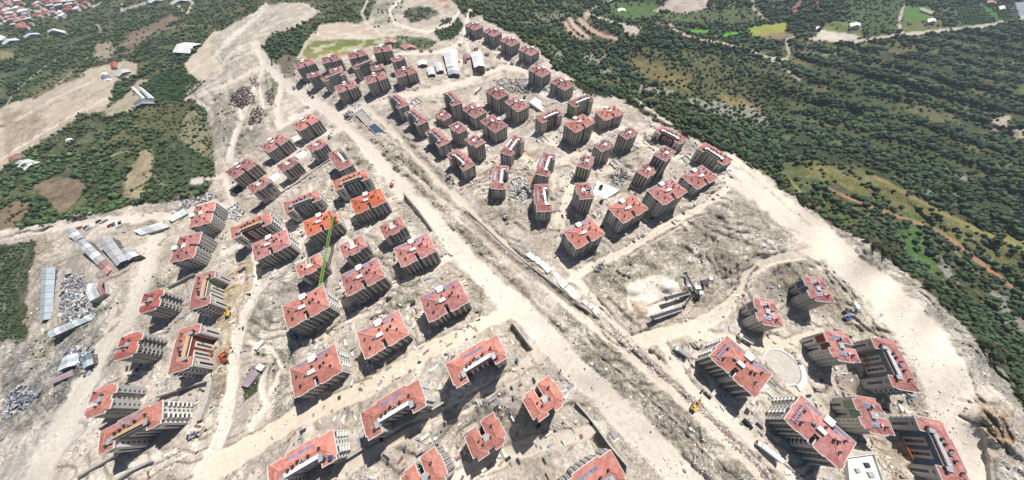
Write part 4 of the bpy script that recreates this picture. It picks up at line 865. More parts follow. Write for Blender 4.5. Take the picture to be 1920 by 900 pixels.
SOL = {"A1": ["A", -84.9, 49.23, 0.5205, 185.96, 28.0, 19.0, 0.59, 17.79], "A2": ["A", -146.09, 71.92, 0.5403, 193.02, 28.0, 19.0, 0.77, 19.15], "A3": ["A", -46.54, 68.99, 0.4712, 182.23, 28.0, 19.0, 1.16, 18.62], "A4": ["A", -110.66, 92.63, 0.5217, 191.32, 28.0, 19.0, 0.93, 17.97], "A5": ["A", -75.49, 114.16, 0.4954, 191.95, 28.0, 19.0, 0.89, 18.25], "A6": ["A", -205.45, 133.02, 0.5185, 206.19, 28.0, 19.0, 1.06, 16.85], "A7": ["A", -129.23, 172.79, 0.4958, 200.53, 28.0, 19.0, 0.98, 17.44], "A8": ["A", -166.72, 152.35, 0.5233, 202.97, 28.0, 19.0, 0.78, 17.17], "A9": ["A", -125.26, 30.17, 0.5171, 192.65, 28.0, 19.0, 1.06, 17.62], "A10": ["A", 58.46, 126.97, 0.476, 196.8, 28.0, 19.0, 0.75, 17.01], "A11": ["A", 99.06, 148.54, 0.5114, 194.76, 28.0, 19.0, 1.06, 18.03], "A12": ["A", 134.83, 162.19, 0.4898, 190.32, 28.0, 19.0, 0.97, 20.73], "A13": ["A", 178.17, 187.35, 0.4865, 201.27, 28.0, 19.0, 0.81, 13.79], "A14": ["A", 78.5, 272.83, 0.592, 200.98, 28.0, 19.0, 1.15, 21.21], "A15": ["A", 121.34, 304.46, 0.4301, 211.52, 28.0, 19.0, 0.68, 18.01], "A16": ["A", -252.61, 324.24, 0.8722, 222.66, 28.0, 19.0, 1.59, 18.23], "A17": ["A", -279.45, 289.82, 0.9628, 224.93, 28.0, 19.0, 0.71, 16.92], "A18": ["A", -299.16, 248.29, 0.9401, 224.08, 28.0, 19.0, 0.52, 16.65], "E1": ["A", 131.74, 22.9, -0.9359, 186.01, 28.0, 19.0, 1.05, 19.18], "E2": ["A", 162.13, -10.37, -0.9503, 189.96, 28.0, 19.0, 1.19, 19.17], "D1": ["D", -275.32, 19.53, 1.8869, 212.0, 18.7, 15.4, 2.81, 20.48], "D2": ["D", -291.16, 90.17, 1.8976, 216.0, 18.7, 15.4, 1.58, 19.83], "D3": ["D", -283.44, 54.96, 1.8435, 214.0, 18.7, 15.4, 1.73, 20.65], "Dc": ["D", 14.16, 9.18, 0.5229, 182.76, 20.6, 16.4, 0.87, 19.07], "Db": ["D", -18.95, -7.77, 0.5011, 195.06, 20.6, 16.4, 0.57, 17.37], "B1": ["B", -22.01, 28.36, 0.4865, 168.68, 31.5, 14.7, 1.56, 18.73], "B2": ["B", -64.43, 7.02, 0.4857, 171.24, 31.5, 14.7, 2.83, 18.67], "B5": ["B", -231.16, 3.92, 0.5135, 200.0, 31.5, 14.7, 2.77, 22.21], "B6": ["B", -229.21, 49.33, 1.8745, 204.0, 31.5, 14.7, 3.45, 18.44], "B7": ["B", -243.94, 94.24, 1.9043, 207.0, 31.5, 14.7, 3.06, 17.79], "F1": ["A", -303.66, 181.15, 1.872, 221.0, 28.0, 19.0, 1.98, 17.43], "F2": ["A", -293.17, 140.98, 1.8076, 217.0, 28.0, 19.0, 2.24, 18.34], "G1": ["B", -230.74, 153.58, 0.529, 205.0, 32.6, 15.2, 1.12, 18.62], "G2": ["B", -194.73, 179.51, 0.491, 205.0, 32.1, 15.0, 1.42, 16.93], "G3": ["B", -152.61, 200.9, 0.4792, 201.0, 32.4, 15.1, 1.37, 18.36], "G4": ["B", -175.08, 234.35, 2.2163, 205.0, 33.1, 15.5, 2.57, 17.73], "C1": ["C", -212.54, 264.75, 0.7215, 211.0, 19.3, 15.0, 0.7, 18.49], "C2": ["C", -235.98, 238.69, 0.82, 213.0, 18.9, 14.7, 0.87, 17.28], "C3": ["C", -250.71, 207.3, 0.8556, 210.0, 19.0, 14.8, 0.78, 18.68], "C4": ["C", -98.23, 137.95, 0.5504, 194.0, 18.8, 14.7, 1.17, 17.99], "C5": ["C", -125.52, 119.75, 0.5542, 193.0, 18.9, 14.7, 1.16, 18.19], "C6": ["C", -159.38, 107.39, 0.5852, 199.0, 18.8, 14.6, 2.02, 17.17], "Ta": ["A", -308.19, 473.85, 0.5762, 225.0, 28.0, 19.0, 0.67, 20.14], "Tb": ["A", -270.87, 485.34, 0.3833, 225.0, 28.0, 19.0, 1.56, 18.4], "Tc": ["A", -230.05, 489.92, 0.4699, 222.0, 28.0, 19.0, 1.35, 19.13], "Td": ["A", -191.93, 499.26, 0.2562, 220.0, 28.0, 19.0, 1.14, 18.93], "Te": ["C", -284.24, 442.98, 0.3935, 226.0, 18.2, 14.2, 1.56, 17.43], "Tf": ["B", -250.97, 431.59, 0.6642, 223.0, 31.5, 14.7, 0.73, 17.56], "Tg": ["C", -252.03, 450.21, 0.457, 224.0, 18.2, 14.2, 1.2, 16.78], "Th": ["B", -210.85, 453.53, 0.6825, 219.0, 31.5, 14.7, 0.85, 18.11], "Ti": ["C", -186.94, 442.01, 0.3994, 219.0, 18.2, 14.2, 2.03, 15.37], "Tj": ["C", -157.43, 454.92, 0.6313, 214.0, 18.2, 14.2, 0.86, 19.28], "Tk": ["A", -221.21, 397.95, 0.5311, 220.57, 28.0, 19.0, 0.55, 17.4], "Tl": ["A", -178.64, 405.02, 0.5189, 213.58, 28.0, 19.0, 0.48, 18.75], "Tm": ["A", -140.17, 418.08, 0.4611, 214.0, 28.0, 19.0, 0.85, 16.73], "n": ["B", -134.18, 338.5, -0.8955, 208.0, 31.5, 14.7, 1.77, 17.94], "o": ["B", -105.94, 302.38, -0.9105, 206.0, 31.5, 14.7, 1.24, 18.88], "p": ["B", -77.05, 265.16, -0.9323, 206.0, 31.5, 14.7, 1.17, 18.34], "q": ["B", -48.85, 227.27, -0.8908, 205.0, 31.5, 14.7, 1.02, 16.21], "r": ["B", -68.57, 346.47, -1.0588, 212.0, 31.5, 14.7, 1.42, 22.01], "s": ["C", -79.63, 322.01, -0.8688, 218.68, 18.2, 14.2, 0.89, 12.21], "t": ["A", -42.28, 335.34, -0.8702, 222.0, 28.0, 19.0, 0.79, 18.53], "u": ["A", -12.55, 377.89, -0.9179, 225.0, 28.0, 19.0, 0.41, 21.65], "v": ["A", 13.18, 346.49, -0.9651, 223.0, 28.0, 19.0, 0.74, 20.45], "w": ["A", -16.22, 299.75, -0.9038, 216.55, 28.0, 19.0, 0.66, 21.11], "x": ["C", -56.2, 281.69, -0.9237, 207.31, 18.2, 14.2, 0.21, 21.56], "y": ["C", -35.06, 250.72, -0.8847, 201.71, 18.2, 14.2, 0.38, 22.98], "z1": ["S", -51.74, 580.12, -0.8336, 225.0, 28.0, 19.0, 0.28, 14.21], "z2": ["S", -19.52, 554.64, -0.8833, 225.0, 28.0, 19.0, 0.65, 17.97], "z3": ["S", 9.12, 517.88, -0.8989, 224.0, 28.0, 19.0, 0.64, 17.56], "z4": ["S", 37.53, 484.21, -0.8823, 223.0, 28.0, 19.0, 1.01, 14.32], "z5": ["S", 48.55, 418.02, -0.9109, 220.0, 28.0, 19.0, 0.88, 16.62], "z6": ["S", 76.02, 382.99, -0.9386, 219.0, 28.0, 19.0, 1.49, 14.52], "z7": ["B", 93.05, 335.83, 0.4896, 215.0, 31.5, 14.7, 1.27, 17.29], "z8": ["B", 50.04, 305.64, 0.507, 213.0, 31.5, 14.7, 1.54, 16.94], "aa": ["C", 128.09, 254.02, 0.5377, 201.61, 18.2, 14.2, 1.23, 20.32], "bb": ["C", 99.08, 238.12, 0.5805, 202.76, 18.2, 14.2, 0.57, 20.23], "cc": ["C", 75.2, 212.09, 1.0821, 200.0, 18.2, 14.2, 1.7, 18.51], "dd": ["B", 35.49, 210.65, 1.214, 200.0, 31.5, 14.7, 1.95, 17.16], "ee": ["B", 3.96, 247.17, 1.0385, 206.0, 31.5, 14.7, 2.23, 18.9], "ff": ["B", -9.7, 200.65, 1.4309, 205.0, 31.5, 14.7, 1.25, 15.68], "gg": ["B", 28.7, 166.67, 1.5712, 197.9, 31.5, 14.7, 0.51, 16.77], "hh": ["C", 64.44, 166.31, -1.5164, 190.57, 18.2, 14.2, 0.45, 20.22], "ii": ["C", 130.87, 196.66, 0.7015, 198.83, 18.2, 14.2, 0.68, 16.98], "jj": ["C", 146.97, 207.46, 0.6998, 189.25, 18.2, 14.2, 0.47, 24.85], "kk": ["B", 176.13, 255.94, -0.8367, 207.0, 31.5, 14.7, 0.75, 12.05], "ll": ["B", 206.71, 219.43, -1.013, 203.0, 31.5, 14.7, 1.25, 15.23], "H1": ["H", 175.57, 57.74, -1.7836, 200.0, 19.4, 16.0, 4.15, 18.88], "H2": ["H", 222.99, 74.01, -1.7398, 203.0, 19.4, 16.0, 1.45, 18.91], "H3": ["H", 212.11, 33.7, -1.7682, 200.76, 19.4, 16.0, 1.31, 20.2], "H4": ["H", 210.91, -4.76, -1.7639, 205.68, 19.4, 16.0, 1.06, 18.56], "mm": ["B", 241.56, 22.49, -1.7806, 203.0, 31.5, 14.7, 3.78, 17.14], "nn": ["B", 237.78, -22.71, -1.8194, 205.0, 31.5, 14.7, 3.41, 16.63], "B3": ["B", -108.25, -14.34, 0.4798, 178.0, 31.5, 14.7, 5.94, 17.6], "Da": ["D", -48.0, -22.5, 0.5356, 183.0, 20.6, 16.4, 6.14, 20.76], "B4": ["B", 34.2, -27.21, 0.4578, 180.0, 31.5, 14.7, 4.47, 17.63]}
def block(key, label, rk='r', acc='grey', var='s', near=True, group=None, wall=None, name='apartment_block', H=None, left=None):
    kind, x, y, yaw, rh, w, d, _, h = SOL[key]
    H = max(12.5, h) if H is None else H; H = round(H, 1)
    root = thing(name, label, 'apartment block', (x, y, CAMZ-rh-H), yaw, group)
    P = ccw(outline(kind, w, d)); Q = inset(P, .45); Bd = Builder(root, near)
    wm = wall or WALL; mb = MB(); n = len(Q)
    sl = Vector((math.sin(SUN_AZ), math.cos(SUN_AZ))); ry = Vector((math.cos(-yaw)*sl.x-math.sin(-yaw)*sl.y, math.sin(-yaw)*sl.x+math.cos(-yaw)*sl.y)); sunlit_end = 1 if ry.x > 0 else -1
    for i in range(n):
        a, b = Q[i], Q[(i+1) % n]; F = Fac(a, b); m_ = WALLW if (near and kind in 'AB' and F.n.x*sunlit_end > .9) else wm  # ends turned to the sun get a paler wall colour, as painted-in sunlight
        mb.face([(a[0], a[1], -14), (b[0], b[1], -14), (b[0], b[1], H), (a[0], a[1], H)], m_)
    mb.face([(a[0], a[1], -14) for a in Q[::-1]], wm)
    mb.build('wall', root)
    ro_ = link('roof', roof_mesh(kind, w, d, rk), root, (0, 0, H)); cm_ = cap_mesh(kind, w, d)
    if cm_: link('ridge_cap', cm_, ro_)
    # eave board running round the roof, with a soffit under it
    tb = MB(); T = inset(P, -.22)
    for i in range(n):
        a, b = P[i], P[(i+1) % n]; c, e = T[(i+1) % n], T[i]
        tb.face([(e[0], e[1], H-.25), (c[0], c[1], H-.25), (c[0], c[1], H+.42), (e[0], e[1], H+.42)], TRIM)
        tb.face([(e[0], e[1], H+.42), (c[0], c[1], H+.42), (b[0], b[1], H+.42), (a[0], a[1], H+.42)], TRIM)
        tb.face([(a[0], a[1], H+.42), (b[0], b[1], H+.42), (b[0], b[1], H), (a[0], a[1], H)], TRIM)
        q0, q1 = Q[i], Q[(i+1) % n]
        tb.face([(c[0], c[1], H-.25), (e[0], e[1], H-.25), (q0[0], q0[1], H-.25), (q1[0], q1[1], H-.25)], TRIM)
    tb.build('eave_trim', root)
    sunx, suny = math.cos(SUN_AZ-0+yaw*0), 0
    for i in range(n):
        F = Fac(Q[i], Q[(i+1) % n])
        if F.L < 2.0: continue
        mid_ = F.p(F.L/2); fr = F.n.y < -.9; bk = F.n.y > .9
        if kind in 'AS':
            st_ = 'bands' if (fr or bk or kind == 'S' or not near) else 'balcony'
            if F.L < 3.2 and fr and abs(mid_.x) < 3: st_ = 'plain'
        elif kind == 'B':
            if fr and F.L > 12: st_ = 'recess'
            elif fr: st_ = 'wing'
            else: st_ = 'balcony' if (abs(F.n.x) > .9 and F.L > 5 and abs(mid_.x) > w*.4) else ('bands' if bk else 'plain')
        elif kind == 'C': st_ = ('recess' if acc == 'blue' and F.L > 6 else 'bands') if fr else ('bands' if F.L > 5 else 'plain')
        elif kind == 'D': st_ = ('portholes' if key == 'D1' else 'slabs') if (fr and key in ('D1', 'D2', 'D3')) else ('bands' if F.L > 3 else 'plain')
        else: st_ = ('hfront' if F.L > 3.4 else 'dots') if fr else ('bands' if F.L > 4 else 'plain')
        if st_ == 'recess' and kind == 'C': st_ = 'hfront'
        facade(Bd, F, H, st_, acc, wall is WALLW or (left or False) or (near and kind in 'AB' and F.n.x*sunlit_end > .9))  # the same sunward ends take whiter balconies, brightened by colour
    furniture(Bd, kind, w, d, H, var)
    Bd.flush()
    return root
GA = 'large red-roofed apartment blocks with a stair head on the roof'
GB = 'long stepped apartment blocks with a recessed front'
GC = 'small apartment towers with a slotted roof'
GD = 'apartment blocks with a zigzag roof outline'
TBL = [
# key, near, roof, accent, furniture, group, label
('A1',1,'o','grey','s',GA,'orange-roofed block beside the dirt cross road, between the shrub-corner block and the lowest one'),
('A2',1,'o','grey','',GA,'orange-roofed block just below the tip of the green crane jib'),
('A3',1,'r','red','s',GA,'red-roofed block nearest the main road, with a small green shrub at its left corner'),
('A4',1,'r','grey','s',GA,'red-roofed block right of the green crane tip, solar rows beside its white stair head'),
('A5',1,'r','red','s',GA,'red-roofed block with maroon wall patches, at the foot of the V-shaped retaining wall'),
('A6',1,'r','blue','',GA,'red-roofed block with light scaffold-white right wall above a tongue of brown earth'),
('A7',1,'b','grey','n',GA,'brightest orange-red roof of all, bare concrete block left of the V-shaped retaining wall'),
('A8',1,'b','grey','n',GA,'bright orange-roofed block lying under the green crane jib'),
('A9',1,'o','grey','s',GA,'orange-roofed block with white right wall, lowest of its column beside the dirt cross road'),
('A10',1,'o','grey','s',GA,'orange-roofed tower at the corner of the trench road, lowest of its row of four'),
('A11',1,'o','grey','n',GA,'orange-roofed tower, second from the trench in the row of four along the diagonal road'),
('A12',1,'r','grey','s',GA,'rose-roofed tower, third from the trench in the row of four along the diagonal road'),
('A13',1,'r','grey','s',GA,'rose-roofed tower at the upper end of the row of four, below the olive long block'),
('A14',0,'o','grey','n',GA,'orange-roofed tower just below the maroon-fronted long block by the pale court'),
('A15',0,'o','grey','n',GA,'orange-roofed tower nearest the forest rim, right of the sage-green long block'),
('A16',0,'o','grey','n',GA,'orange-roofed block at the top of the left slope, beside the junction of the dirt roads'),
('A17',0,'r','grey','n',GA,'orange-roofed block between two small blocks, middle of the three on the left slope edge'),
('A18',0,'r','grey','n',GA,'red-roofed block, lowest left of the three on the left slope edge'),
('E1',1,'o','grey','es',GA,'big notched block left of the round white plaza, pale solar strip on its end'),
('E2',1,'r','grey','es',GA,'big notched block at the lower right with white skylight, below the round plaza'),
('F1',1,'r','grey','n',GA,'block with white lattice right wall beside the white rubble heap, upper of the left pair'),
('F2',1,'r','grey','n',GA,'block with lattice right wall, lower of the left pair, above the sage long block'),
('D1',1,'o','grey','n',GD,'zigzag-roofed grey block with rows of single square windows, lowest at the left'),
('D2',1,'d','grey','n',GD,'zigzag brick-red roof with dark slatted balconies, uppermost of the left three'),
('D3',1,'d','grey','n',GD,'zigzag brick-red roof with dark slatted balconies, middle of the left three'),
('Da',1,'o','grey','n',GD,'zigzag-roofed block cut by the bottom edge of the view, left of the other two'),
('Db',1,'o','grey','n',GD,'zigzag-roofed block seen from straight above, middle of the three at the bottom'),
('Dc',1,'o','grey','n',GD,'zigzag-roofed block seen from straight above beside the main road and its long retaining wall'),
('B1',1,'o','red','sw',GB,'long block with white terrace strip, uppermost of three, by the short dark retaining wall'),
('B2',1,'o','grey','sw',GB,'long block with white terrace strip, middle of the lower row of three'),
('B3',1,'o','grey','sw',GB,'long block with white end wall and bright blue roof barrel, at the bottom edge'),
('B4',1,'o','grey','sg',GB,'long block with blue solar row, cut by the bottom edge right of centre'),
('B5',1,'o','grey','sy',GB,'long block with a white gridded end wall beside the ochre yard, bottom left'),
('B6',1,'o','red','y',GB,'long block with maroon recessed front and white bays, facing the earth bank on the left'),
('B7',1,'r','green','y',GB,'long block with sage-green recessed front and white bays, above the maroon one'),
('G1',1,'o','red','y',GB,'long block with maroon front, left of the orange tower with white lattice wall'),
('G2',1,'r','grey','g',GB,'long block with dark sage-grey front above the orange roof under the crane'),
('G3',1,'o','blue','y',GB,'long block with slate-blue front just above the brightest orange roof'),
('G4',0,'r','grey','w',GB,'long roof with a white strip on its road side, above the slate-blue-fronted block'),
('C1',0,'r','red','n',GC,'small slotted block with maroon corner, uppermost of the three small ones on the left slope'),
('C2',0,'r','grey','n',GC,'small slotted block with grey front, middle of the three small ones on the left slope'),
('C3',0,'r','blue','n',GC,'small slotted block with blue-grey front, lowest of the three small ones on the left slope'),
('C4',1,'r','grey','',GC,'small slotted block inside the V-shaped retaining wall, beside the main road'),
('C5',1,'r','grey','',GC,'small slotted block to the right of the crane jib middle, between four orange roofs'),
('C6',1,'o','grey','',GC,'small slotted block directly beneath the lower half of the green crane jib'),
('Ta',0,'r','grey','n',GA,'left-most tower of the far cluster below the striped green field'),
('Tb',0,'r','grey','n',GA,'second tower from the left in the back row of the far cluster'),
('Tc',0,'r','grey','n',GA,'third tower from the left in the back row of the far cluster'),
('Td',0,'r','grey','n',GA,'tall tower at the right end of the back row of the far cluster'),
('Te',0,'r','grey','n',GC,'small slotted tower in front of the left-most tower of the far cluster'),
('Tf',0,'r','green','n',GB,'long block with sage-grey roof strip at the left front of the far cluster'),
('Tg',0,'r','grey','n',GC,'small slotted tower squeezed behind the sage-grey strip block of the far cluster'),
('Th',0,'r','grey','n',GB,'long block with wide dark grey strip in the centre of the far cluster'),
('Ti',0,'r','grey','n',GC,'small slotted tower below the tall end tower of the far cluster'),
('Tj',0,'r','red','n',GC,'small tower with maroon top storey at the right of the far cluster'),
('Tk',0,'r','red','n',GA,'front left tower of the far cluster, facing the cross road'),
('Tl',0,'r','grey','n',GA,'front middle tower of the far cluster, facing the cross road'),
('Tm',0,'r','grey','n',GA,'front right tower of the far cluster, next to the small sheds'),
('n',0,'r','grey','g',GB,'long block at the upper left end of the dark-shadowed row along the cutting'),
('o',0,'r','grey','g',GB,'second long block from the top in the row along the cutting'),
('p',0,'r','grey','g',GB,'third long block from the top in the row along the cutting'),
('q',0,'r','red','w',GB,'long block with maroon front at the lower end of the row along the cutting'),
('r',0,'r','grey','g',GB,'long block behind the row along the cutting, next to the blue machinery'),
('s',0,'r','grey','n',GC,'small slotted tower, uppermost of the three behind the cutting row'),
('x',0,'r','red','n',GC,'small slotted tower with maroon top band, middle of the three behind the cutting row'),
('y',0,'r','grey','n',GC,'small slotted tower, lowest of the three behind the cutting row'),
('t',0,'r','grey','n',GA,'rose-roofed tower between the blue machinery block and the tower pair below it'),
('u',0,'r','red','n',GA,'rose-roofed tower with maroon top storey near the blue machinery'),
('v',0,'r','grey','n',GA,'rose-roofed tower left of the fenced pale court'),
('w',0,'r','grey','n',GA,'rose-roofed tower directly above the curved long block near the orange soil'),
('z1',0,'r','grey','n',GA,'far tower at the top end of the rim row of towers'),
('z2',0,'r','grey','n',GA,'second tower from the top end of the rim row'),
('z3',0,'r','grey','n',GA,'third tower from the top end of the rim row'),
('z4',0,'r','red','n',GA,'fourth tower of the rim row, with a maroon top storey on its right'),
('z5',0,'r','grey','n',GA,'fifth tower of the rim row, above the fenced pale court'),
('z6',0,'r','grey','n',GA,'lowest tower of the rim row, right of the fenced pale court'),
('z7',0,'r','olive','n',GB,'sage-olive long block on the rim below the last rim tower'),
('z8',0,'r','red','n',GB,'long block with bright maroon front below the fenced pale court'),
('aa',0,'r','grey','',GC,'small slotted tower nearest the rim, right of its twin beside the earth road'),
('bb',0,'r','grey','s',GC,'small slotted tower with dark top storey, left of its twin near the rim'),
('cc',0,'r','grey','s',GC,'small tower with a blue-grey strip across its roof, above the white terrace'),
('dd',0,'r','red','sg',GB,'long block with maroon wing standing above the blue-panelled long block'),
('ee',0,'r','grey','sg',GB,'slanting long block below the rose tower, beside the orange soil patch'),
('ff',0,'r','grey','sg',GB,'long block with blue solar strip on its left edge, beside the cutting bend'),
('gg',1,'r','grey','sg',GB,'long block with blue panels at its top end and a deep shadow on its left'),
('hh',1,'r','red','',GC,'small tower with ladder rails left of the white terrace with the palm'),
('ii',1,'r','red','',GC,'small slotted tower with maroon eaves, lower one of the pair above the row of four'),
('jj',0,'r','grey','',GC,'small slotted tower, upper one of the pair next to the maroon rim block'),
('kk',0,'r','red','w',GB,'maroon-fronted long block on the forest rim'),
('ll',1,'r','olive','w',GB,'olive-walled long block on the forest rim, last before the haul road'),
('H1',1,'r','grey','n',GD,'block with blue panels and striped dark front, above the round plaza'),
('H2',1,'r','blue','n',GD,'block with slate-blue wall parts beside the white box truck, top of the right cluster'),
('H3',1,'r','red','n',GD,'block with maroon wall parts right of the round white plaza'),
('H4',1,'r','green','n',GD,'block with sage wall parts between the two big lower right long roofs'),
('mm',1,'r','grey','g',GB,'long block with dark grey recessed front and orange hoist, beside the right-hand haul road'),
('nn',1,'r','blue','g',GB,'long block with slate-blue recessed front and orange hoist, bottom right corner'),
]
HT = {'C1': 13, 'C2': 13, 'C3': 13.5, 'C4': 13, 'C5': 12.5, 'C6': 13, 'G1': 14, 'G2': 13, 'G3': 14, 'G4': 12.5, 'u': 21, 'v': 21, 't': 20, 'w': 22, 'z1': 19, 'z2': 19, 'z3': 19, 'z4': 19, 'z5': 19, 'z6': 19, 'A10': 20, 'A13': 18, 'A11': 20, 's': 17, 'kk': 17, 'Db': 18, 'B5': 22, 'A17': 17, 'A18': 17}
for key, near, rk, acc, var, grp, lab in TBL:
    kind = SOL[key][0]
    if not near and rk == 'r': rk = 'm'
    wall = None
    if key in ('B5',): wall = WALLW
    if key in ('D1', 'D2', 'D3', 'A7', 'B4'): wall = WALLG
    if acc == 'olive' or key in ('z7', 'll'): wall = ACC['olive']
    block(key, lab, rk, acc, var, bool(near), grp, wall, H=HT.get(key), left=key in ('B6', 'B7', 'H3', 'G1'))

HAZE = .00010
# ------------------------------------------------------------------ survey helpers for the smaller things
def at(u, v, up=0.0):
    """point `up` metres over the ground that lies behind picture station (u, v)"""
    p = surf(u, v); d = (CAMZ-p.z)-up
    r = ray(np.array([float(u)]), np.array([float(v)]))[0]
    return Vector((r[0]*d, r[1]*d, CAMZ-d))
def quad(cs, up):
    """four roof corners at one level `up` metres over the mean ground, and the ground level"""
    cu = sum(c[0] for c in cs)/4; cv = sum(c[1] for c in cs)/4
    d = CAMZ-surf(cu, cv).z-up; P = []
    for u, v in cs:
        r = ray(np.array([float(u)]), np.array([float(v)]))[0]; P.append(Vector((r[0]*d, r[1]*d)))
    return P, CAMZ-d-up
def pq(s): return [tuple(float(c) for c in p.split(',')) for p in s.split()]
SHEET = {k: mat('sheet_'+k, c, rough=.55, var=.14, scale=.5, spec=.4, objvar=.10, dirt=.25) for k, c in
         dict(bluegrey=(.40,.47,.50), grey=(.42,.43,.44), white=(.80,.80,.79), pale=(.62,.66,.70), maroon=(.33,.16,.16), purple=(.33,.25,.28), pink=(.55,.28,.27), slate=(.16,.19,.24), brown=(.25,.18,.15), red=(.45,.13,.09)).items()}
WALLS = {'w': WALLW, 'g': WALLG, 'd': mat('shed_dark', (.12,.115,.11), var=.15), 'r': mat('wall_rust', (.25,.11,.08))}
def shed(name, label, cat, cs, up, cols, wall='w', group=None, ridge=.12, posts=False, openside=False):
    """long building: p0-p1 is one short end, p3-p2 the other; roof in sheets from end to end"""
    P, z = quad(pq(cs), up); c = (P[0]+P[1]+P[2]+P[3])/4
    root = thing(name, label, cat, (c.x, c.y, z), 0, group); L = [p-c for p in P]
    mb = MB(); wm = WALLS[wall]; ins = [q*.94 for q in L]
    for i in range(4):
        a, b = ins[i], ins[(i+1) % 4]; mb.face([(a.x, a.y, -5), (b.x, b.y, -5), (b.x, b.y, up-.1), (a.x, a.y, up-.1)], wm)
    mb.build('wall', root)
    w_ = ((L[1]-L[0]).length+(L[2]-L[3]).length)/2; rz = w_*ridge; n = len(cols); m0 = (L[0]+L[1])/2; m1 = (L[3]+L[2])/2
    for i, ck in enumerate(cols):
        a, b = i/n+.004, (i+1)/n-.004; mb = MB()
        for s0, s1 in ((L[0], L[3]), (L[1], L[2])):
            p, q = s0.lerp(s1, a), s0.lerp(s1, b); r0, r1 = m0.lerp(m1, a), m0.lerp(m1, b)
            F = [(p.x, p.y, up), (q.x, q.y, up), (r1.x, r1.y, up+rz), (r0.x, r0.y, up+rz)]
            mb.hexa([(x, y, z_-.12) for x, y, z_ in F]+F, SHEET[ck])
        mb.build('roof_sheet', root)
    # standing seams
    mb = MB(); k = max(4, int((m1-m0).length/2.2))
    for i in range(1, k):
        t = i/k; r = m0.lerp(m1, t)
        for s0, s1 in ((L[0], L[3]), (L[1], L[2])):
            p = s0.lerp(s1, t); mb.bar((p.x, p.y, up+.05), (r.x, r.y, up+rz+.05), .05, SHEET[cols[0]])
    mb.build('roof_seam', root, kind='stuff')
    # openings: doors and windows on the walls
    for i in range(4):
        a, b = ins[i], ins[(i+1) % 4]; ln = (b-a).length
        F = Fac(a, b) if (L[1]-L[0]).cross(L[3]-L[0]) > 0 else Fac(b, a)
        n_ = int(ln/5)
        for j in range(n_):
            q = F.p((j+.5)*ln/n_, .03); link('window', win_mesh(1.4, 1.2), root, (q.x, q.y, min(1.4, up*.4)), F.ang)
    if posts:
        a, b = L[posts-1], L[posts % 4]; n_ = 24; d = (-(L[0]-L[1]).normalized())*4
        for i in range(n_):
            p = a.lerp(b, (i+.5)/n_)+d
            mb = MB(); mb.box(-.25, .25, -.25, .25, -1, up-1, WALLW); mb.box(-2.2, .2, -.12, .12, up-1, up-.7, WALLW); mb.build('post', root, loc=(p.x, p.y, 0))
    return root
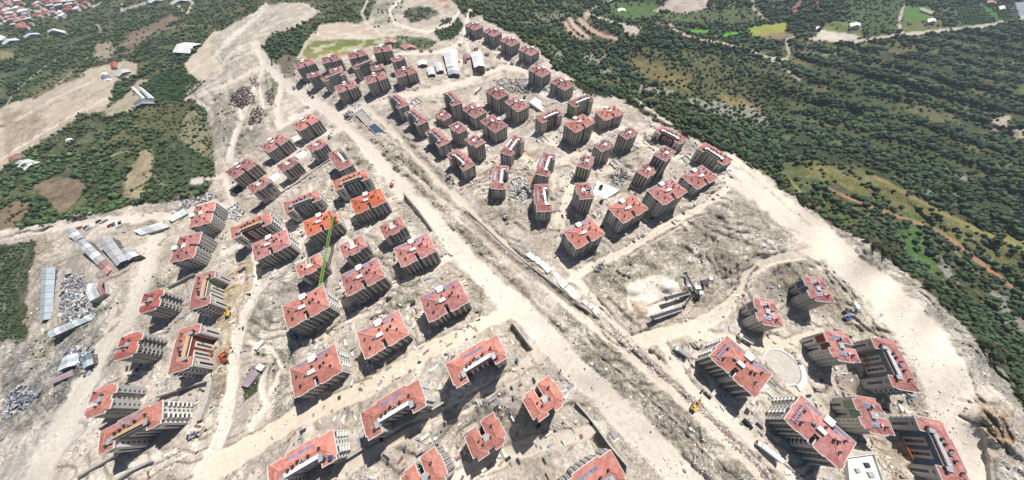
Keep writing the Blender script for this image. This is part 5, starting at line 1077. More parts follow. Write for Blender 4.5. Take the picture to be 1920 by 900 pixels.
SH = [
 ('long_shed','long blue-grey roofed shed with a row of white posts along its right side','shed','78,502 104,502 98,598 75,604',5,['bluegrey']*8,'d',2),
 ('long_shed','low blue-grey roofed shed with dark wall below the white-post yard','shed','188,592 176,585 90,621 93,634',4,['bluegrey','pale','bluegrey','pale','bluegrey','grey','pale','bluegrey'],'d',0),
 ('workshop','narrow workshop with patched grey, white and maroon roof sheets','workshop','142,455 158,447 216,502 200,516',5,['grey','pale','grey','white','grey','maroon','pink'],'d',0),
 ('workshop','small grey roof joined to the upper end of the patched workshop','workshop','122,435 140,427 156,445 142,454',5,['grey','pale','grey'],'g',0),
 ('workshop','wide plain grey roof right of the patched workshop','workshop','180,452 207,442 239,487 219,499',6,['grey']*4,'d',0),
 ('workshop','square grey roof attached to the wide plain workshop','workshop','222,470 241,464 262,478 241,488',4,['grey','pale'],'d',0),
 ('shed','small shed half grey half maroon inside the white-post yard','shed','165,532 168,565 198,550 196,527',5,['pale','grey','maroon'],'g',0),
 ('shed','little grey shed at the top of the white-post yard','shed','116,508 131,504 134,512 119,518',3,['grey'],'g',0),
 ('shack','pale roofed shack, uppermost of the hut cluster in the grey waste slope','shack','107,697 150,682 145,661 117,672',4,['pale','bluegrey','pale'],'d',0),
 ('shack','purple-brown roofed shack, lowest of the hut cluster in the grey waste slope','shack','95,712 98,720 139,703 137,692',3,['purple','purple'],'d',0),
 ('shack','slate-blue shack at the right of the hut cluster in the grey waste slope','shack','153,668 172,662 175,682 156,692',5,['slate','bluegrey'],'d',0),
 ('site_office','white site cabin beside the left block with the lattice wall','cabin','315,407 322,416 352,400 346,391',4,['white','white','pale'],'g',0),
 ('site_office','long low grey site cabin at the bend of the left access road','cabin','250,432 264,441 318,425 302,416',4,['pale','grey','pale','white'],'g',0),
 ('warehouse','large white-roofed warehouse near the far rim towers, upper part','warehouse','830,96 857,93 859,127 837,127',6,['white','pale','white','pale','white'],'d',0),
 ('warehouse','grey annex at the front of the large white warehouse','warehouse','838,128 859,127 862,139 841,141',5,['pale','grey'],'d',0),
 ('warehouse','white gabled hall right of the large warehouse','warehouse','882,99 903,98 909,124 889,127',7,['white','pale','white'],'d',0),
 ('shed','small white shed nearest the front right tower of the far cluster','shed','783,114 801,113 801,121 784,123',4,['white'],'d',0),
 ('shed','narrow white shed left of the bluish narrow one','shed','800,127 812,125 816,139 803,141',5,['white','pale'],'d',0),
 ('shed','narrow bluish white shed left of the large warehouse','shed','814,118 827,116 832,132 819,135',5,['pale','pale'],'d',0),
 ('shed','purple-roofed shed between the two white halls','shed','868,102 881,99 883,108 870,114',4,['purple','maroon'],'g',0),
 ('farm_shed','pink-roofed farm shed by the far road bend','shed','749,85 777,85 782,90 759,93',4,['pink','pink'],'w',0),
 ('farm_shed','small pink-roofed shed at the end of the striped field','shed','720,81 743,81 744,75 721,75',4,['pink','pink'],'w',0),
 ('warehouse','isolated big white-roofed hall beside the orchard','warehouse','323,98 347,79 378,82 356,100',9,['white']*5,'d',0),
 ('farmhouse','red-roofed farmhouse on the sandy slope','house','206,117 222,117 220,127 207,126',5,['red','red'],'w',0),
 ('farm_building','white-edged open building below the red farmhouse','barn','186,139 200,136 213,151 196,153',4,['white','slate','slate','white'],'w',0),
 ('farm_building','tan-roofed building right of the red farmhouse','barn','215,138 240,129 246,134 222,144',4,['pale','pale'],'g',0),
 ('greenhouse','left one of two long white greenhouses','greenhouse','244,163 251,163 273,184 267,186',3,['white','white','white'],'w',0),
 ('greenhouse','right one of two long white greenhouses','greenhouse','258,164 266,164 291,185 278,185',3,['white','pale','white'],'w',0),
 ('shed','dark slate-roofed shed below the two greenhouses','shed','250,193 288,187 290,194 252,201',4,['slate','slate','bluegrey'],'d',0),
 ('farmhouse','farmhouse with maroon roof at the left edge of the view','house','15,295 44,289 34,303 17,307',5,['maroon','red'],'w',0),
 ('farm_building','white walled farm court beside the maroon farmhouse','barn','24,308 52,298 76,304 46,320',4,['pale','white','grey','white'],'w',0),
 ('farm_building','small white farm hut in the orchard','hut','122,261 135,259 137,265 124,267',3,['white'],'w',0),
 ('warehouse','white factory hall at the lower edge of the town','factory','2,82 30,71 38,75 8,84',6,['pale','white','pale'],'w',0),
 ('warehouse','pale factory hall right of the white one below the town','factory','42,69 70,61 76,64 48,71',6,['pale','pale'],'w',0),
 ('warehouse','long bright white hall standing apart in the far trees','factory','88,58 122,58 122,62 90,61',6,['white','white'],'w',0),
 ('warehouse','white hall cut by the left edge below the town','factory','-8,66 11,69 3,76 -8,75',6,['white','pale'],'w',0),
 ('warehouse','white hall at the top edge beside the far road','factory','275,3 300,-3 306,1 282,6',6,['white','white'],'w',0),
 ('warehouse','white hall at the top edge above the small red field','factory','322,3 352,-2 356,2 326,7',6,['white','pale'],'w',0),
 ('container_office','narrow white container on the strip of grass by the earth road','container','475,652 481,656 495,640 490,636',3,['white'],'w',0),
 ('hut','purple-roofed hut on the dark green plot','hut','450,722 465,727 486,699 472,691',3.5,['purple','purple','purple'],'g',0),
 ('hut','white cabin touching the purple-roofed hut','cabin','478,690 489,696 497,686 485,681',3.5,['white'],'w',0),
 ('hut','small pink hut at the start of the hill track','hut','1254,45 1264,45 1265,51 1255,52',4,['pink'],'w',0),
 ('hut','small white-roofed hut in the far green field','hut','1157,17 1172,16 1174,21 1160,22',3,['white'],'w',0),
 ('hut','white-roofed hut at the top edge of the green field','hut','1137,0 1147,-1 1148,3 1138,4',3,['white'],'w',0),
 ('hut','brown-roofed house in the fenced plot by the far road','house','1724,18 1729,14 1752,22 1747,27',5,['brown','brown'],'w',0),
 ('hut','white house in the fenced plot by the far road','house','1739,36 1755,35 1756,41 1740,42',5,['white'],'w',0),
 ('hut','white long house inside the walled compound','house','1593,44 1614,43 1614,49 1595,50',5,['white','white'],'w',0),
 ('hut','small white gatehouse left of the walled compound','house','1529,51 1537,49 1538,54 1531,56',4,['white'],'w',0),
 ('hut','red-roofed house above the far orchard rows','house','1851,1 1869,3 1868,7 1851,5',5,['pink'],'w',0),
 ('hut','white house at the right end of the orchard rows','house','1873,12 1885,11 1886,17 1875,18',5,['white'],'w',0),
]
for nm, lb, ct_, cs, up, cols, wl, po in SH: shed(nm, lb, ct_, cs, up, cols, wl, posts=po)

# ------------------------------------------------------------------ the distant town
HM = []
for k, (wc, rc) in enumerate([('w', 'red'), ('w', 'pink'), ('g', 'pale'), ('w', 'red'), ('w', 'white')]):
    a = MB(); sx, sy, hh = (6.5+k*.6, 5.2, 6+(k % 3)*1.5)
    a.box(-sx, sx, -sy, sy, -4, hh, WALLS[wc])
    b = MB(); b.face([(-sx-.6, -sy-.6, hh), (sx+.6, -sy-.6, hh), (sx*.4, 0, hh+2.4), (-sx*.4, 0, hh+2.4)], SHEET[rc]); b.face([(sx+.6, sy+.6, hh), (-sx-.6, sy+.6, hh), (-sx*.4, 0, hh+2.4), (sx*.4, 0, hh+2.4)], SHEET[rc])
    b.face([(sx+.6, -sy-.6, hh), (sx+.6, sy+.6, hh), (sx*.4, 0, hh+2.4)], SHEET[rc]); b.face([(-sx-.6, sy+.6, hh), (-sx-.6, -sy-.6, hh), (-sx*.4, 0, hh+2.4)], SHEET[rc])
    HM.append((a.mesh('wall'), b.mesh('roof'), win_mesh(1.6, 1.6), sx, sy))
rnd = random.Random(11); spots = []
town = lin('0,0 175,0 168,14 150,24 140,30 118,34 84,30 76,44 62,52 58,62 40,62 24,50 0,52')
while len(spots) < 105:
    u, v = rnd.uniform(-20, 178), rnd.uniform(-6, 63)
    if poly_sd(town, np.array([max(u, 1.)]), np.array([max(v, 1.)]))[0] < 0: continue
    if any(abs(u-a)*.62+abs(v-b) < 4.3 for a, b in spots): continue
    spots.append((u, v))
TL = ['small house with a brick-red hipped roof in the distant town', 'small house with a pink roof in the distant town', 'small house with a pale grey roof in the distant town', 'small house with a brick-red hipped roof in the distant town', 'small house with a white roof in the distant town']
for u, v in spots:
    k = rnd.choice([0, 0, 1, 1, 2, 3, 4, 4]); a, b, wn, sx, sy = HM[k]; g = at(u, v)
    t = thing('town_house', TL[k], 'house', g, rnd.choice([.3, .5, -.9, 1.9])+rnd.uniform(-.2, .2), ['red-roofed houses of the distant town', 'pink-roofed houses of the distant town', 'grey-roofed houses of the distant town', 'red-roofed houses of the distant town', 'white-roofed houses of the distant town'][k])
    s = rnd.uniform(.75, 1.25); t.scale = (s, s, rnd.uniform(.8, 1.2)); link('wall', a, t); link('roof', b, t)
    for xx in (-3, 3): link('window', wn, t, (xx, -sy-.02, 2.5))

# ------------------------------------------------------------------ concrete works: walls, basins, courts
CONC = mat('concrete', (.42, .40, .37), var=.14, scale=.3, bump=.2, dirt=.3); CONCW = mat('concrete_white', (.72, .70, .66), var=.10, scale=.3, dirt=.25); WATER = mat('membrane_blue', (.055, .085, .15), rough=.35, var=.2)
def wall_line(label, pts, h, th=.7, m=CONC, name='retaining_wall', cat='wall', below=8, cop=None):
    P = [surf(*p) for p in pts]; c = P[0].copy(); root = thing(name, label, cat, c)
    for a, b in zip(P[:-1], P[1:]):
        n_ = max(1, int((b-a).length/7)); 
        for i in range(n_):
            p = a.lerp(b, i/n_)-c; q = a.lerp(b, (i+1)/n_)-c; d = (q-p); d.z = 0; u = d.normalized(); s = Vector((-u.y, u.x, 0))*th/2; q = q-u*.04
            mb = MB(); mb.hexa([tuple(x) for x in (p-s-Vector((0, 0, below)), q-s-Vector((0, 0, below)), q+s-Vector((0, 0, below)), p+s-Vector((0, 0, below)), p-s+Vector((0, 0, h)), q-s+Vector((0, 0, h)), q+s+Vector((0, 0, h)), p+s+Vector((0, 0, h)))], m); mb.build('wall_section', root)
    mb = MB()
    for a, b in zip(P[:-1], P[1:]):
        d = (b-a); d.z = 0; u = d.normalized(); s = Vector((-u.y, u.x, 0))*(th/2+.15); p, q = a-c+Vector((0, 0, h)), b-c+Vector((0, 0, h))
        mb.hexa([tuple(x) for x in (p-s, q-s, q+s, p+s, p-s+Vector((0, 0, .25)), q-s+Vector((0, 0, .25)), q+s+Vector((0, 0, .25)), p+s+Vector((0, 0, .25)))], cop or CONC)
    mb.build('coping', root); return root
wall_line('V-shaped retaining wall beside the main road around the small slotted block', [(757, 362), (786, 396), (815, 436), (782, 452)], .6)
wall_line('short dark retaining wall at the road junction right of the long block', [(962, 606), (980, 630), (999, 655)], .8)
wall_line('low upper part of the retaining wall beside the lower main road', [(1080, 755), (1102, 780), (1122, 806)], 2)
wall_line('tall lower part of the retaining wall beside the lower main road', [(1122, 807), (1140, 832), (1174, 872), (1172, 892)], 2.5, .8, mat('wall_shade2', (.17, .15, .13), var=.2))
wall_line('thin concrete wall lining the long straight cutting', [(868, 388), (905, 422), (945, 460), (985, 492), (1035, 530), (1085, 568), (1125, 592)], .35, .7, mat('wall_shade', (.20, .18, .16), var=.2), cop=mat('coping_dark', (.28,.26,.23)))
wall_line('yard wall running behind the white-gridded end wall block', [(302, 745), (345, 731), (394, 716)], 4)
wall_line('pale ramp wall closing the ochre yard on the right', [(400, 716), (392, 750), (378, 789)], 2.5, 3.0)
wall_line('pale double wall below the bottom left block, left part', [(152, 893), (195, 868), (243, 840)], 2.5, 1.2, CONCW)
wall_line('pale double wall below the bottom left block, right part', [(215, 905), (250, 882), (292, 862)], 2.5, 1.2, CONCW)
wall_line('garden wall between the sage long block and the slatted block', [(318, 541), (345, 528), (368, 516)], 3, .6)
wall_line('low wall on the left end of the lower middle long block', [(812, 768), (838, 752)], 3, .7)
wall_line('low wall between the bright white end wall block and its neighbour', [(655, 858), (688, 838)], 3, .7)
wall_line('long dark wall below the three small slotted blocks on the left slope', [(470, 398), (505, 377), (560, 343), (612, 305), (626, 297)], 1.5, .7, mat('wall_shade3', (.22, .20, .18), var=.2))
def slab(name, label, cat, cs, up, m, rim=None, parts=None, kind=None, sub=1.5):
    P, z = quad(pq(cs), up); c = sum(P, Vector((0, 0)))/len(P); root = thing(name, label, cat, (c.x, c.y, z)); L = [p-c for p in P]
    if (L[1]-L[0]).cross(L[2]-L[0]) < 0: L = L[::-1]
    mb = MB(); n = len(L); mb.face([(p.x, p.y, up) for p in L], m)
    for i in range(n):
        a, b = L[i], L[(i+1) % n]; mb.face([(a.x, a.y, -sub), (b.x, b.y, -sub), (b.x, b.y, up), (a.x, a.y, up)], m)
    mb.build('floor_slab', root)
    if rim:
        for i in range(n):
            a, b = L[i], L[(i+1) % n]; d = (b-a).normalized(); s = Vector((-d.y, d.x))*.35; a2 = a+d*.36
            mb = MB(); mb.hexa([(a2.x, a2.y, up-.2), (b.x, b.y, up-.2), (b.x+s.x, b.y+s.y, up-.2), (a2.x+s.x, a2.y+s.y, up-.2), (a2.x, a2.y, up+rim), (b.x, b.y, up+rim), (b.x+s.x, b.y+s.y, up+rim), (a2.x+s.x, a2.y+s.y, up+rim)], CONCW); mb.build('parapet', root)
    return root, L
r_, L = slab('concrete_shell', 'unfinished white flat slab between the two lower right long blocks', 'building site', '1585,857 1636,850 1662,925 1592,930', 4, CONCW, 1.2)
for k, (a, b) in enumerate([(.2, .3), (.55, .2), (.35, .6), (.7, .7), (.75, .45)]):
    p = L[0].lerp(L[1], a).lerp(L[3].lerp(L[2], a), b); mb = MB(); mb.box(-.8-k*.3, .8, -.6, .6+k*.3, 0, .9, DARK if k % 2 else CONC); mb.build('roof_opening', r_, loc=(p.x, p.y, 4))
slab('yard', 'pale paved yard between the two uppermost small blocks on the left slope', 'yard', '552,292 570,281 588,293 571,308', .4, CONCW, .5)
slab('yard', 'pale paved yard below the middle orange block on the left slope', 'yard', '503,333 520,322 538,336 521,348', .4, CONCW, .5)
slab('yard', 'pale paved yard left of the uppermost orange block', 'yard', '547,258 558,252 566,266 555,272', .4, CONCW, .5)
slab('net_pad', 'dark square pad left of the lowest small block on the left slope', 'pad', '430,362 447,347 465,360 447,375', .5, mat('pad_dark', (.05,.05,.065)), None)
r_, L = slab('court', 'fenced pale rectangular court below the fifth rim tower', 'sports court', '990,191 1005,181 1040,201 1020,212', .5, CONCW, 1.0)
r_, L = slab('terrace', 'bright white terrace with a dark palm between the small towers', 'terrace', '1111,365 1120,337 1163,356 1135,374', 2.5, WHITE, .5, sub=4)
r_, L = slab('basin', 'grey open concrete basin with cross walls at the road junction', 'basin', '667,214 680,205 702,230 689,238', .8, CONC, 1.6)
for t in (.25, .5, .75):
    a, b = L[0].lerp(L[1], t), L[3].lerp(L[2], t); a2, b2 = (L[0].lerp(L[3], t), L[1].lerp(L[2], t))
    mb = MB(); mb.bar((a.x, a.y, 1.5), (b.x, b.y, 1.5), .28, CONCW); mb.build('cross_wall', r_)
r_, L = slab('pool_liner', 'dark blue covered basin joined to the grey open basin', 'basin', '690,238 703,231 725,250 709,257', 1.2, WATER, .5)
for i, cs in enumerate(['985,477 994,471 1006,483 1000,489', '999,484 1008,480 1016,489 1008,496', '1008,492 1018,488 1036,505 1027,512', '1036,513 1042,509 1052,520 1046,526', '1045,529 1056,521 1066,532 1055,541', '1057,541 1068,534 1090,557 1078,563', '1090,565 1096,561 1104,569 1099,573', '1102,574 1109,569 1115,575 1107,580', '1110,582 1117,576 1123,582 1116,589']):
    P, z = quad(pq(cs), 1.0); c = sum(P, Vector((0, 0)))/4; L = [p-c for p in P]
    if (L[1]-L[0]).cross(L[2]-L[0]) < 0: L = L[::-1]
    mb = MB(); mb.hexa([(p.x, p.y, -2) for p in L]+[(p.x*.97, p.y*.97, 1.0-.15*(j % 2)) for j, p in enumerate(L)], WHITE)
    lab_ = ['uppermost', 'second', 'third', 'fourth', 'fifth', 'sixth', 'seventh', 'eighth', 'lowest'][i]
    mb.build('stone_block', None, loc=(c.x, c.y, z), label='white stone block along the straight cutting, %s of the line' % lab_, cat='stone block', group='white stone blocks along the cutting')
FND = [('770,190 783,184 792,192 778,199', 'ring of low foundation walls behind the two uppermost blocks of the cutting row'), ('722,158 736,152 743,158 729,165', 'low foundation walls between the far cluster and its right front tower'),
 ('931,152 948,146 957,154 940,160', 'pale foundation beside the pit of the blue and white lorry'), ('958,338 975,332 984,346 966,353', 'low foundation walls on the orange soil between the slanting long blocks'),
 ('1062,330 1073,322 1080,333 1068,341', 'small foundation left of the tower with the blue roof strip'), ('1180,345 1196,334 1208,346 1191,358', 'low foundation walls in front of the maroon-eaved small tower'),
 ('1268,300 1286,292 1298,303 1280,312', 'foundation walls between the two rim long blocks'), ('1142,305 1156,296 1168,307 1153,316', 'foundation walls below the twin small towers near the rim'),
 ('640,345 652,338 660,350 648,357', 'little foundation beside the slate-blue-fronted block'), ('1005,262 1020,256 1030,266 1014,273', 'foundation walls below the bright maroon-fronted long block'), ('870,340 884,334 892,344 878,351', 'foundation walls at the foot of the last cutting row block')]
for cs, lb in FND:
    r_, L = slab('foundation', lb, 'foundation', cs, .25, CONC, 1.3)
    a, b = L[0].lerp(L[1], .5), L[3].lerp(L[2], .5); mb = MB(); mb.bar((a.x, a.y, .9), (b.x, b.y, .9), .3, CONC); mb.build('cross_wall', r_)
# round plaza
c0 = surf(1462, 688); c0.z += .9; t = thing('round_plaza', 'round white plaza with curved steps beside the big notched block', 'plaza', c0)
mb = MB(); mb.cyl((0, 0, -3), (0, 0, .5), 11.5, mat('plaza_stone', (.52,.48,.42), var=.1, scale=.4, dirt=.3), 40); mb.build('paving', t)
mb = MB()
for i in range(10):
    a0 = -1.25+i*.13; a1 = a0+.128
    for r0, r1, h in ((12.0, 13.3, .45), (13.3, 14.6, .15), (14.6, 15.8, -.1)):
        P = [(math.cos(a)*r, math.sin(a)*r) for a, r in ((a0, r0), (a0, r1), (a1, r1), (a1, r0))]
        mb.hexa([(x, y, -3) for x, y in P]+[(x, y, h) for x, y in P], CONCW)
mb.build('steps', t)
mb = MB()
for i in range(40):
    a0 = i*math.pi/20; a1 = a0+math.pi/20; P = [(math.cos(a)*r, math.sin(a)*r) for a, r in ((a0, 11.0), (a0, 11.6), (a1, 11.6), (a1, 11.0))]
    if -1.3 < (a0 if a0 < math.pi else a0-2*math.pi) < .1: continue
    mb.hexa([(x, y, .45) for x, y in P]+[(x, y, 1.0) for x, y in P], WHITE)
mb.build('rim', t)
# orange hoists on the fronts of the two dark long blocks
HO = mat('hoist_orange', (.62, .17, .05), rough=.5)
for (u0, v0, u1, v1), lb in (((1619, 669, 1628, 692), 'orange hoist on the dark grey recessed front'), ((1694, 831, 1711, 861), 'orange hoist on the slate-blue recessed front')):
    a, b = at(u0, v0, 3), at(u1, v1, 3); b.z = a.z; d = b-a; t = thing('hoist', lb, 'hoist', a)
    mb = MB()
    for off in (0, 1.0): mb.bar((0, off, 0), (d.x, d.y+off, 0), .14, HO); mb.bar((0, off, 1), (d.x, d.y+off, 1), .14, HO)
    for i in range(9): p = d*(i/8); mb.bar((p.x, p.y, 0), (p.x, p.y+1, 1), .08, HO); mb.bar((p.x, p.y, 1), (p.x, p.y+1, 0), .08, HO)
    mb.build('lattice_beam', t); mb = MB(); mb.bar((0, .5, 0), (0, .5, -8), .2, HO); mb.bar((d.x, d.y+.5, 0), (d.x, d.y+.5, -8), .2, HO); mb.build('leg', t)

# ------------------------------------------------------------------ green tower crane
CG = mat('crane_green', (.20, .35, .06), rough=.5, var=.08); CYW = mat('crane_yellow', (.62, .52, .06), rough=.5)
dj = 195.0; r0 = ray(np.array([623.]), np.array([408.]))[0]*dj; r1 = ray(np.array([598.]), np.array([538.]))[0]*(dj-1); gz0 = surf(655, 440).z
base = Vector((r0[0], r0[1], gz0)); topz = CAMZ-dj-gz0; d = Vector((r1[0]-r0[0], r1[1]-r0[1], 0)); Lj = d.length; u = d.normalized(); s = Vector((-u.y, u.x, 0))
t = thing('tower_crane', 'green lattice tower crane reaching over the orange roofs', 'crane', base)
def lattice(mb, a, b, wd, m, n, r):
    z = (b-a).normalized(); x = z.orthogonal().normalized(); y = z.cross(x); C4 = [(x*i+y*j)*wd/2 for i, j in ((-1, -1), (1, -1), (1, 1), (-1, 1))]
    for c in C4: mb.bar(a+c, b+c, r, m)
    for k in range(n):
        p, q = a.lerp(b, k/n), a.lerp(b, (k+1)/n)
        for i in range(4): mb.bar(p+C4[i], q+C4[(i+1) % 4], r*.6, m); mb.bar(p+C4[i], p+C4[(i+1) % 4], r*.6, m)
mb = MB(); lattice(mb, Vector((0, 0, -3)), Vector((0, 0, topz)), 1.8, CG, 14, .16); mb.build('mast', t)
mb = MB(); lattice(mb, Vector((0, 0, topz)), Vector((0, 0, topz))+u*Lj, 1.5, CG, 26, .13); mb.build('jib', t)
mb = MB(); lattice(mb, Vector((0, 0, topz)), Vector((0, 0, topz))-u*9, 1.6, METAL, 5, .16); j_ = mb.build('counter_jib', t)
mb = MB(); e = Vector((0, 0, topz))-u*8; mb.box(e.x-1.2, e.x+1.2, e.y-1.2, e.y+1.2, topz-2.2, topz+.6, CONC); mb.build('counterweight', t)
mb = MB(); mb.box(-.9, .9, -.9, .9, topz-2.6, topz-.9, CYW); mb.build('cab', t)
mb = MB(); apex = Vector((0, 0, topz+5)); lattice(mb, Vector((0, 0, topz)), apex, 1.0, CYW, 4, .12); mb.bar(apex, Vector((0, 0, topz))+u*Lj*.7, .06, DARK); mb.bar(apex, Vector((0, 0, topz))-u*8, .06, DARK); mb.build('tower_head', t)

# ------------------------------------------------------------------ crushing plant
a0 = surf(1300, 552); t = thing('crushing_plant', 'dark rock crushing plant with two long conveyors beside the pale heaps', 'crusher', a0)
def P_(u, v, h): return at(u, v, h)-a0
BELT = mat('belt_dark', (.06, .06, .065), var=.2); GAL = mat('galvanised', (.55, .56, .56), rough=.5, var=.2)
def conveyor(p, q, wd, leg=True):
    mb = MB(); z = (q-p).normalized(); s = z.cross(Vector((0, 0, 1))).normalized()*wd; up = Vector((0, 0, .5))
    mb.hexa([tuple(x) for x in (p-s-up, q-s-up, q+s-up, p+s-up, p-s, q-s, q+s, p+s)], BELT)
    for sg in (-1, 1): mb.bar(p+s*sg*1.1+Vector((0, 0, .2)), q+s*sg*1.1+Vector((0, 0, .2)), .22, GAL)
    c = mb.build('conveyor', t)
    for f in (.3, .75):
        m_ = p.lerp(q, f); lb = MB(); lb.bar(m_+s*.9, Vector((m_.x+s.x*2, m_.y+s.y*2, -1)), .16, GAL); lb.bar(m_-s*.9, Vector((m_.x-s.x*2, m_.y-s.y*2, -1)), .16, GAL); lb.build('trestle', c)
    hb = MB(); hb.cyl(q-s*1.2, q+s*1.2, .8, BELT, 10); hb.build('head_drum', c)
conveyor(P_(1292, 548, 2), P_(1249, 560, 7), 1.3); conveyor(P_(1278, 578, 1.5), P_(1223, 596, 7), 1.3); conveyor(P_(1300, 540, 3), P_(1285, 512, 5), .9); conveyor(P_(1296, 556, 3), P_(1283, 574, 2), .8)
for (u_, v_, sx, sy, h, m_) in ((1300, 545, 4.5, 3, 7, METAL), (1316, 534, 5, 4, 5, DARK), (1310, 552, 3.5, 3, 4, GAL), (1290, 560, 3, 2, 5, BELT), (1325, 528, 2.5, 2.5, 6, METAL), (1286, 540, 2.5, 2, 5, GAL)):
    p = P_(u_, v_, 0); mb = MB(); mb.hexa([(p.x+x*sx*.5*(.7 if z_ < 1 else 1), p.y+y*sy*.5*(.7 if z_ < 1 else 1), p.z+(h*.35 if z_ < 1 else h)) for z_ in (0, 1) for x, y in ((-1, -1), (1, -1), (1, 1), (-1, 1))], m_)
    for x, y in ((-1, -1), (1, -1), (1, 1), (-1, 1)): mb.bar((p.x+x*sx*.35, p.y+y*sy*.35, p.z-1), (p.x+x*sx*.35, p.y+y*sy*.35, p.z+h*.4), .18, DARK)
    mb.build('hopper', t)
BLUE = mat('truck_blue', (.05, .12, .32), rough=.45); BLUW = mat('lorry_bluewhite', (.45, .52, .66), rough=.4)

# ------------------------------------------------------------------ vehicles
PAINT = {k: mat('paint_'+k, c, rough=.35, var=.04, spec=.5) for k, c in dict(black=(.02,.02,.024), white=(.78,.78,.77), grey=(.28,.29,.31), silver=(.5,.51,.53), red=(.38,.04,.03), blue=(.04,.10,.30), orange=(.58,.17,.04), yellow=(.66,.42,.05)).items()}
RUB_ = mat('tyre', (.02, .02, .02), rough=.9)
def wheel_me(r, wdt):
    def fn(mb): mb.cyl((0, -wdt/2, 0), (0, wdt/2, 0), r, RUB_, 12); mb.cyl((0, -wdt/2-.02, 0), (0, wdt/2+.02, 0), r*.5, METAL, 8)
    return unit(('wheel', r, wdt), fn)
def profile(mb, pts, hw, m, y0=0):
    n = len(pts); lo = [(x, -hw+y0, z) for x, z in pts]; hi = [(x, hw+y0, z) for x, z in pts]
    mb.face(lo, m); mb.face(hi[::-1], m)
    for i in range(n): mb.face([lo[(i+1) % n], lo[i], hi[i], hi[(i+1) % n]], m)
def car_parts(c):
    pm = PAINT[c]
    def body(mb): profile(mb, [(-2.2, .35), (2.2, .35), (2.25, .75), (1.5, .95), (-2.15, 1.0), (-2.25, .7)], .88, pm)
    def cabin(mb): profile(mb, [(-1.9, .98), (1.1, .95), (.45, 1.45), (-1.3, 1.48)], .78, GLASS); mb.box(-1.3, .5, -.72, .72, 1.44, 1.5, pm)
    return [('body', unit(('body', c), body), (0, 0, 0)), ('cabin', unit(('cabin', c), cabin), (0, 0, 0))]+[('wheel', wheel_me(.33, .24), (x, y, .33)) for x in (-1.35, 1.4) for y in (-.82, .82)]
def truck_parts(c, box, L=9):
    pm = PAINT[c]; bmm = PAINT.get(box)
    def cab(mb): profile(mb, [(L/2-2.2, .7), (L/2, .7), (L/2+.05, 1.7), (L/2-.3, 2.9), (L/2-2.2, 3.0)], 1.2, pm)
    def scr(mb): profile(mb, [(L/2-.02, 1.75), (L/2+.1, 1.75), (L/2-.22, 2.75), (L/2-.36, 2.75)], 1.05, GLASS)
    def cargo(mb):
        if bmm: mb.box(-L/2, L/2-2.4, -1.25, 1.25, 1.05, 3.4, bmm)
        else:
            mb.box(-L/2, L/2-2.6, -1.25, 1.25, 1.05, 1.25, METAL); mb.box(-L/2, L/2-2.6, -1.25, -1.12, 1.25, 2.3, METAL); mb.box(-L/2, L/2-2.6, 1.12, 1.25, 1.25, 2.3, METAL); mb.box(-L/2, -L/2+.15, -1.12, 1.12, 1.25, 2.3, METAL)
    def ch_(mb): mb.box(-L/2, L/2-.4, -.5, .5, .6, 1.04, DARK)
    return [('cab', unit(('cab', c, L), cab), (0, 0, 0)), ('windscreen', unit(('windscreen', L), scr), (0, 0, 0)), ('cargo_body', unit(('cargo_body', box, L), cargo), (0, 0, 0)), ('chassis', unit(('chassis', L), ch_), (0, 0, 0))]+[('wheel', wheel_me(.5, .35), (x, y, .5)) for x in (-L/2+1.2, -L/2+2.5, L/2-1.3) for y in (-1.05, 1.05)]
def digger_parts(c):
    pm = PAINT[c]
    def track(mb): profile(mb, [(-1.9, .3), (-1.6, 0), (1.6, 0), (1.9, .3), (1.9, .6), (1.6, .9), (-1.6, .9), (-1.9, .6)], .3, DARK)
    def house(mb): mb.box(-2.0, 1.3, -1.3, 1.3, 1.0, 2.1, pm); mb.box(-2.3, -1.3, -1.2, 1.2, 1.05, 2.3, DARK)
    def cab(mb): mb.box(-.1, 1.5, .35, 1.3, 2.1, 3.0, GLASS); mb.box(-.15, 1.55, .3, 1.35, 3.0, 3.1, pm)
    def boom(mb): mb.bar((1.1, -.2, 1.8), (3.9, -.2, 4.6), .3, pm, .22)
    def arm(mb): mb.bar((3.9, -.2, 4.6), (6.0, -.2, 2.0), .22, pm, .16)
    def bucket(mb): profile(mb, [(5.7, 2.0), (6.3, 2.0), (6.5, 1.1), (5.6, .8), (5.3, 1.3)], .55, DARK, -.2)
    return [('track', unit(('track',), track), (0, -1.15, 0)), ('track', unit(('track',), track), (0, 1.15, 0)), ('body', unit(('digger_body', c), house), (0, 0, 0)), ('cab', unit(('digger_cab', c), cab), (0, 0, 0)), ('boom', unit(('boom', c), boom), (0, 0, 0)), ('arm', unit(('arm', c), arm), (0, 0, 0)), ('bucket', unit(('bucket',), bucket), (0, 0, 0))]
def vehicle(name, label, cat, parts, a, b, group=None, sc=1.0):
    p, q = surf(*a), surf(*b); c = (p+q)/2; d = q-p; c.z = max(p.z, q.z, surf((a[0]+b[0])/2, (a[1]+b[1])/2).z)
    t = thing(name, label, cat, c, math.atan2(d.y, d.x), group); t.scale = (sc,)*3
    for n_, me_, lc in parts: link(n_, me_, t, lc)
    return t
V = vehicle
V('car', 'black car parked between the two big notched blocks', 'car', car_parts('black'), (1395, 789), (1406, 801), sc=1.25)
V('truck', 'long white lorry beside the lowest big notched block', 'truck', truck_parts('white', 'white', 13), (1452, 860), (1418, 831))
V('truck', 'white box truck standing above the blue machines on the right', 'truck', truck_parts('grey', 'white', 8), (1583, 571), (1607, 589))
V('truck', 'dark flatbed lorry with white cab in the shadow of the striped dark block', 'truck', truck_parts('white', 'none', 10), (1410, 648), (1378, 626))
V('truck', 'white lorry with a dark frame at the left corner of the notched block', 'truck', truck_parts('white', 'grey', 9), (1288, 670), (1262, 652))
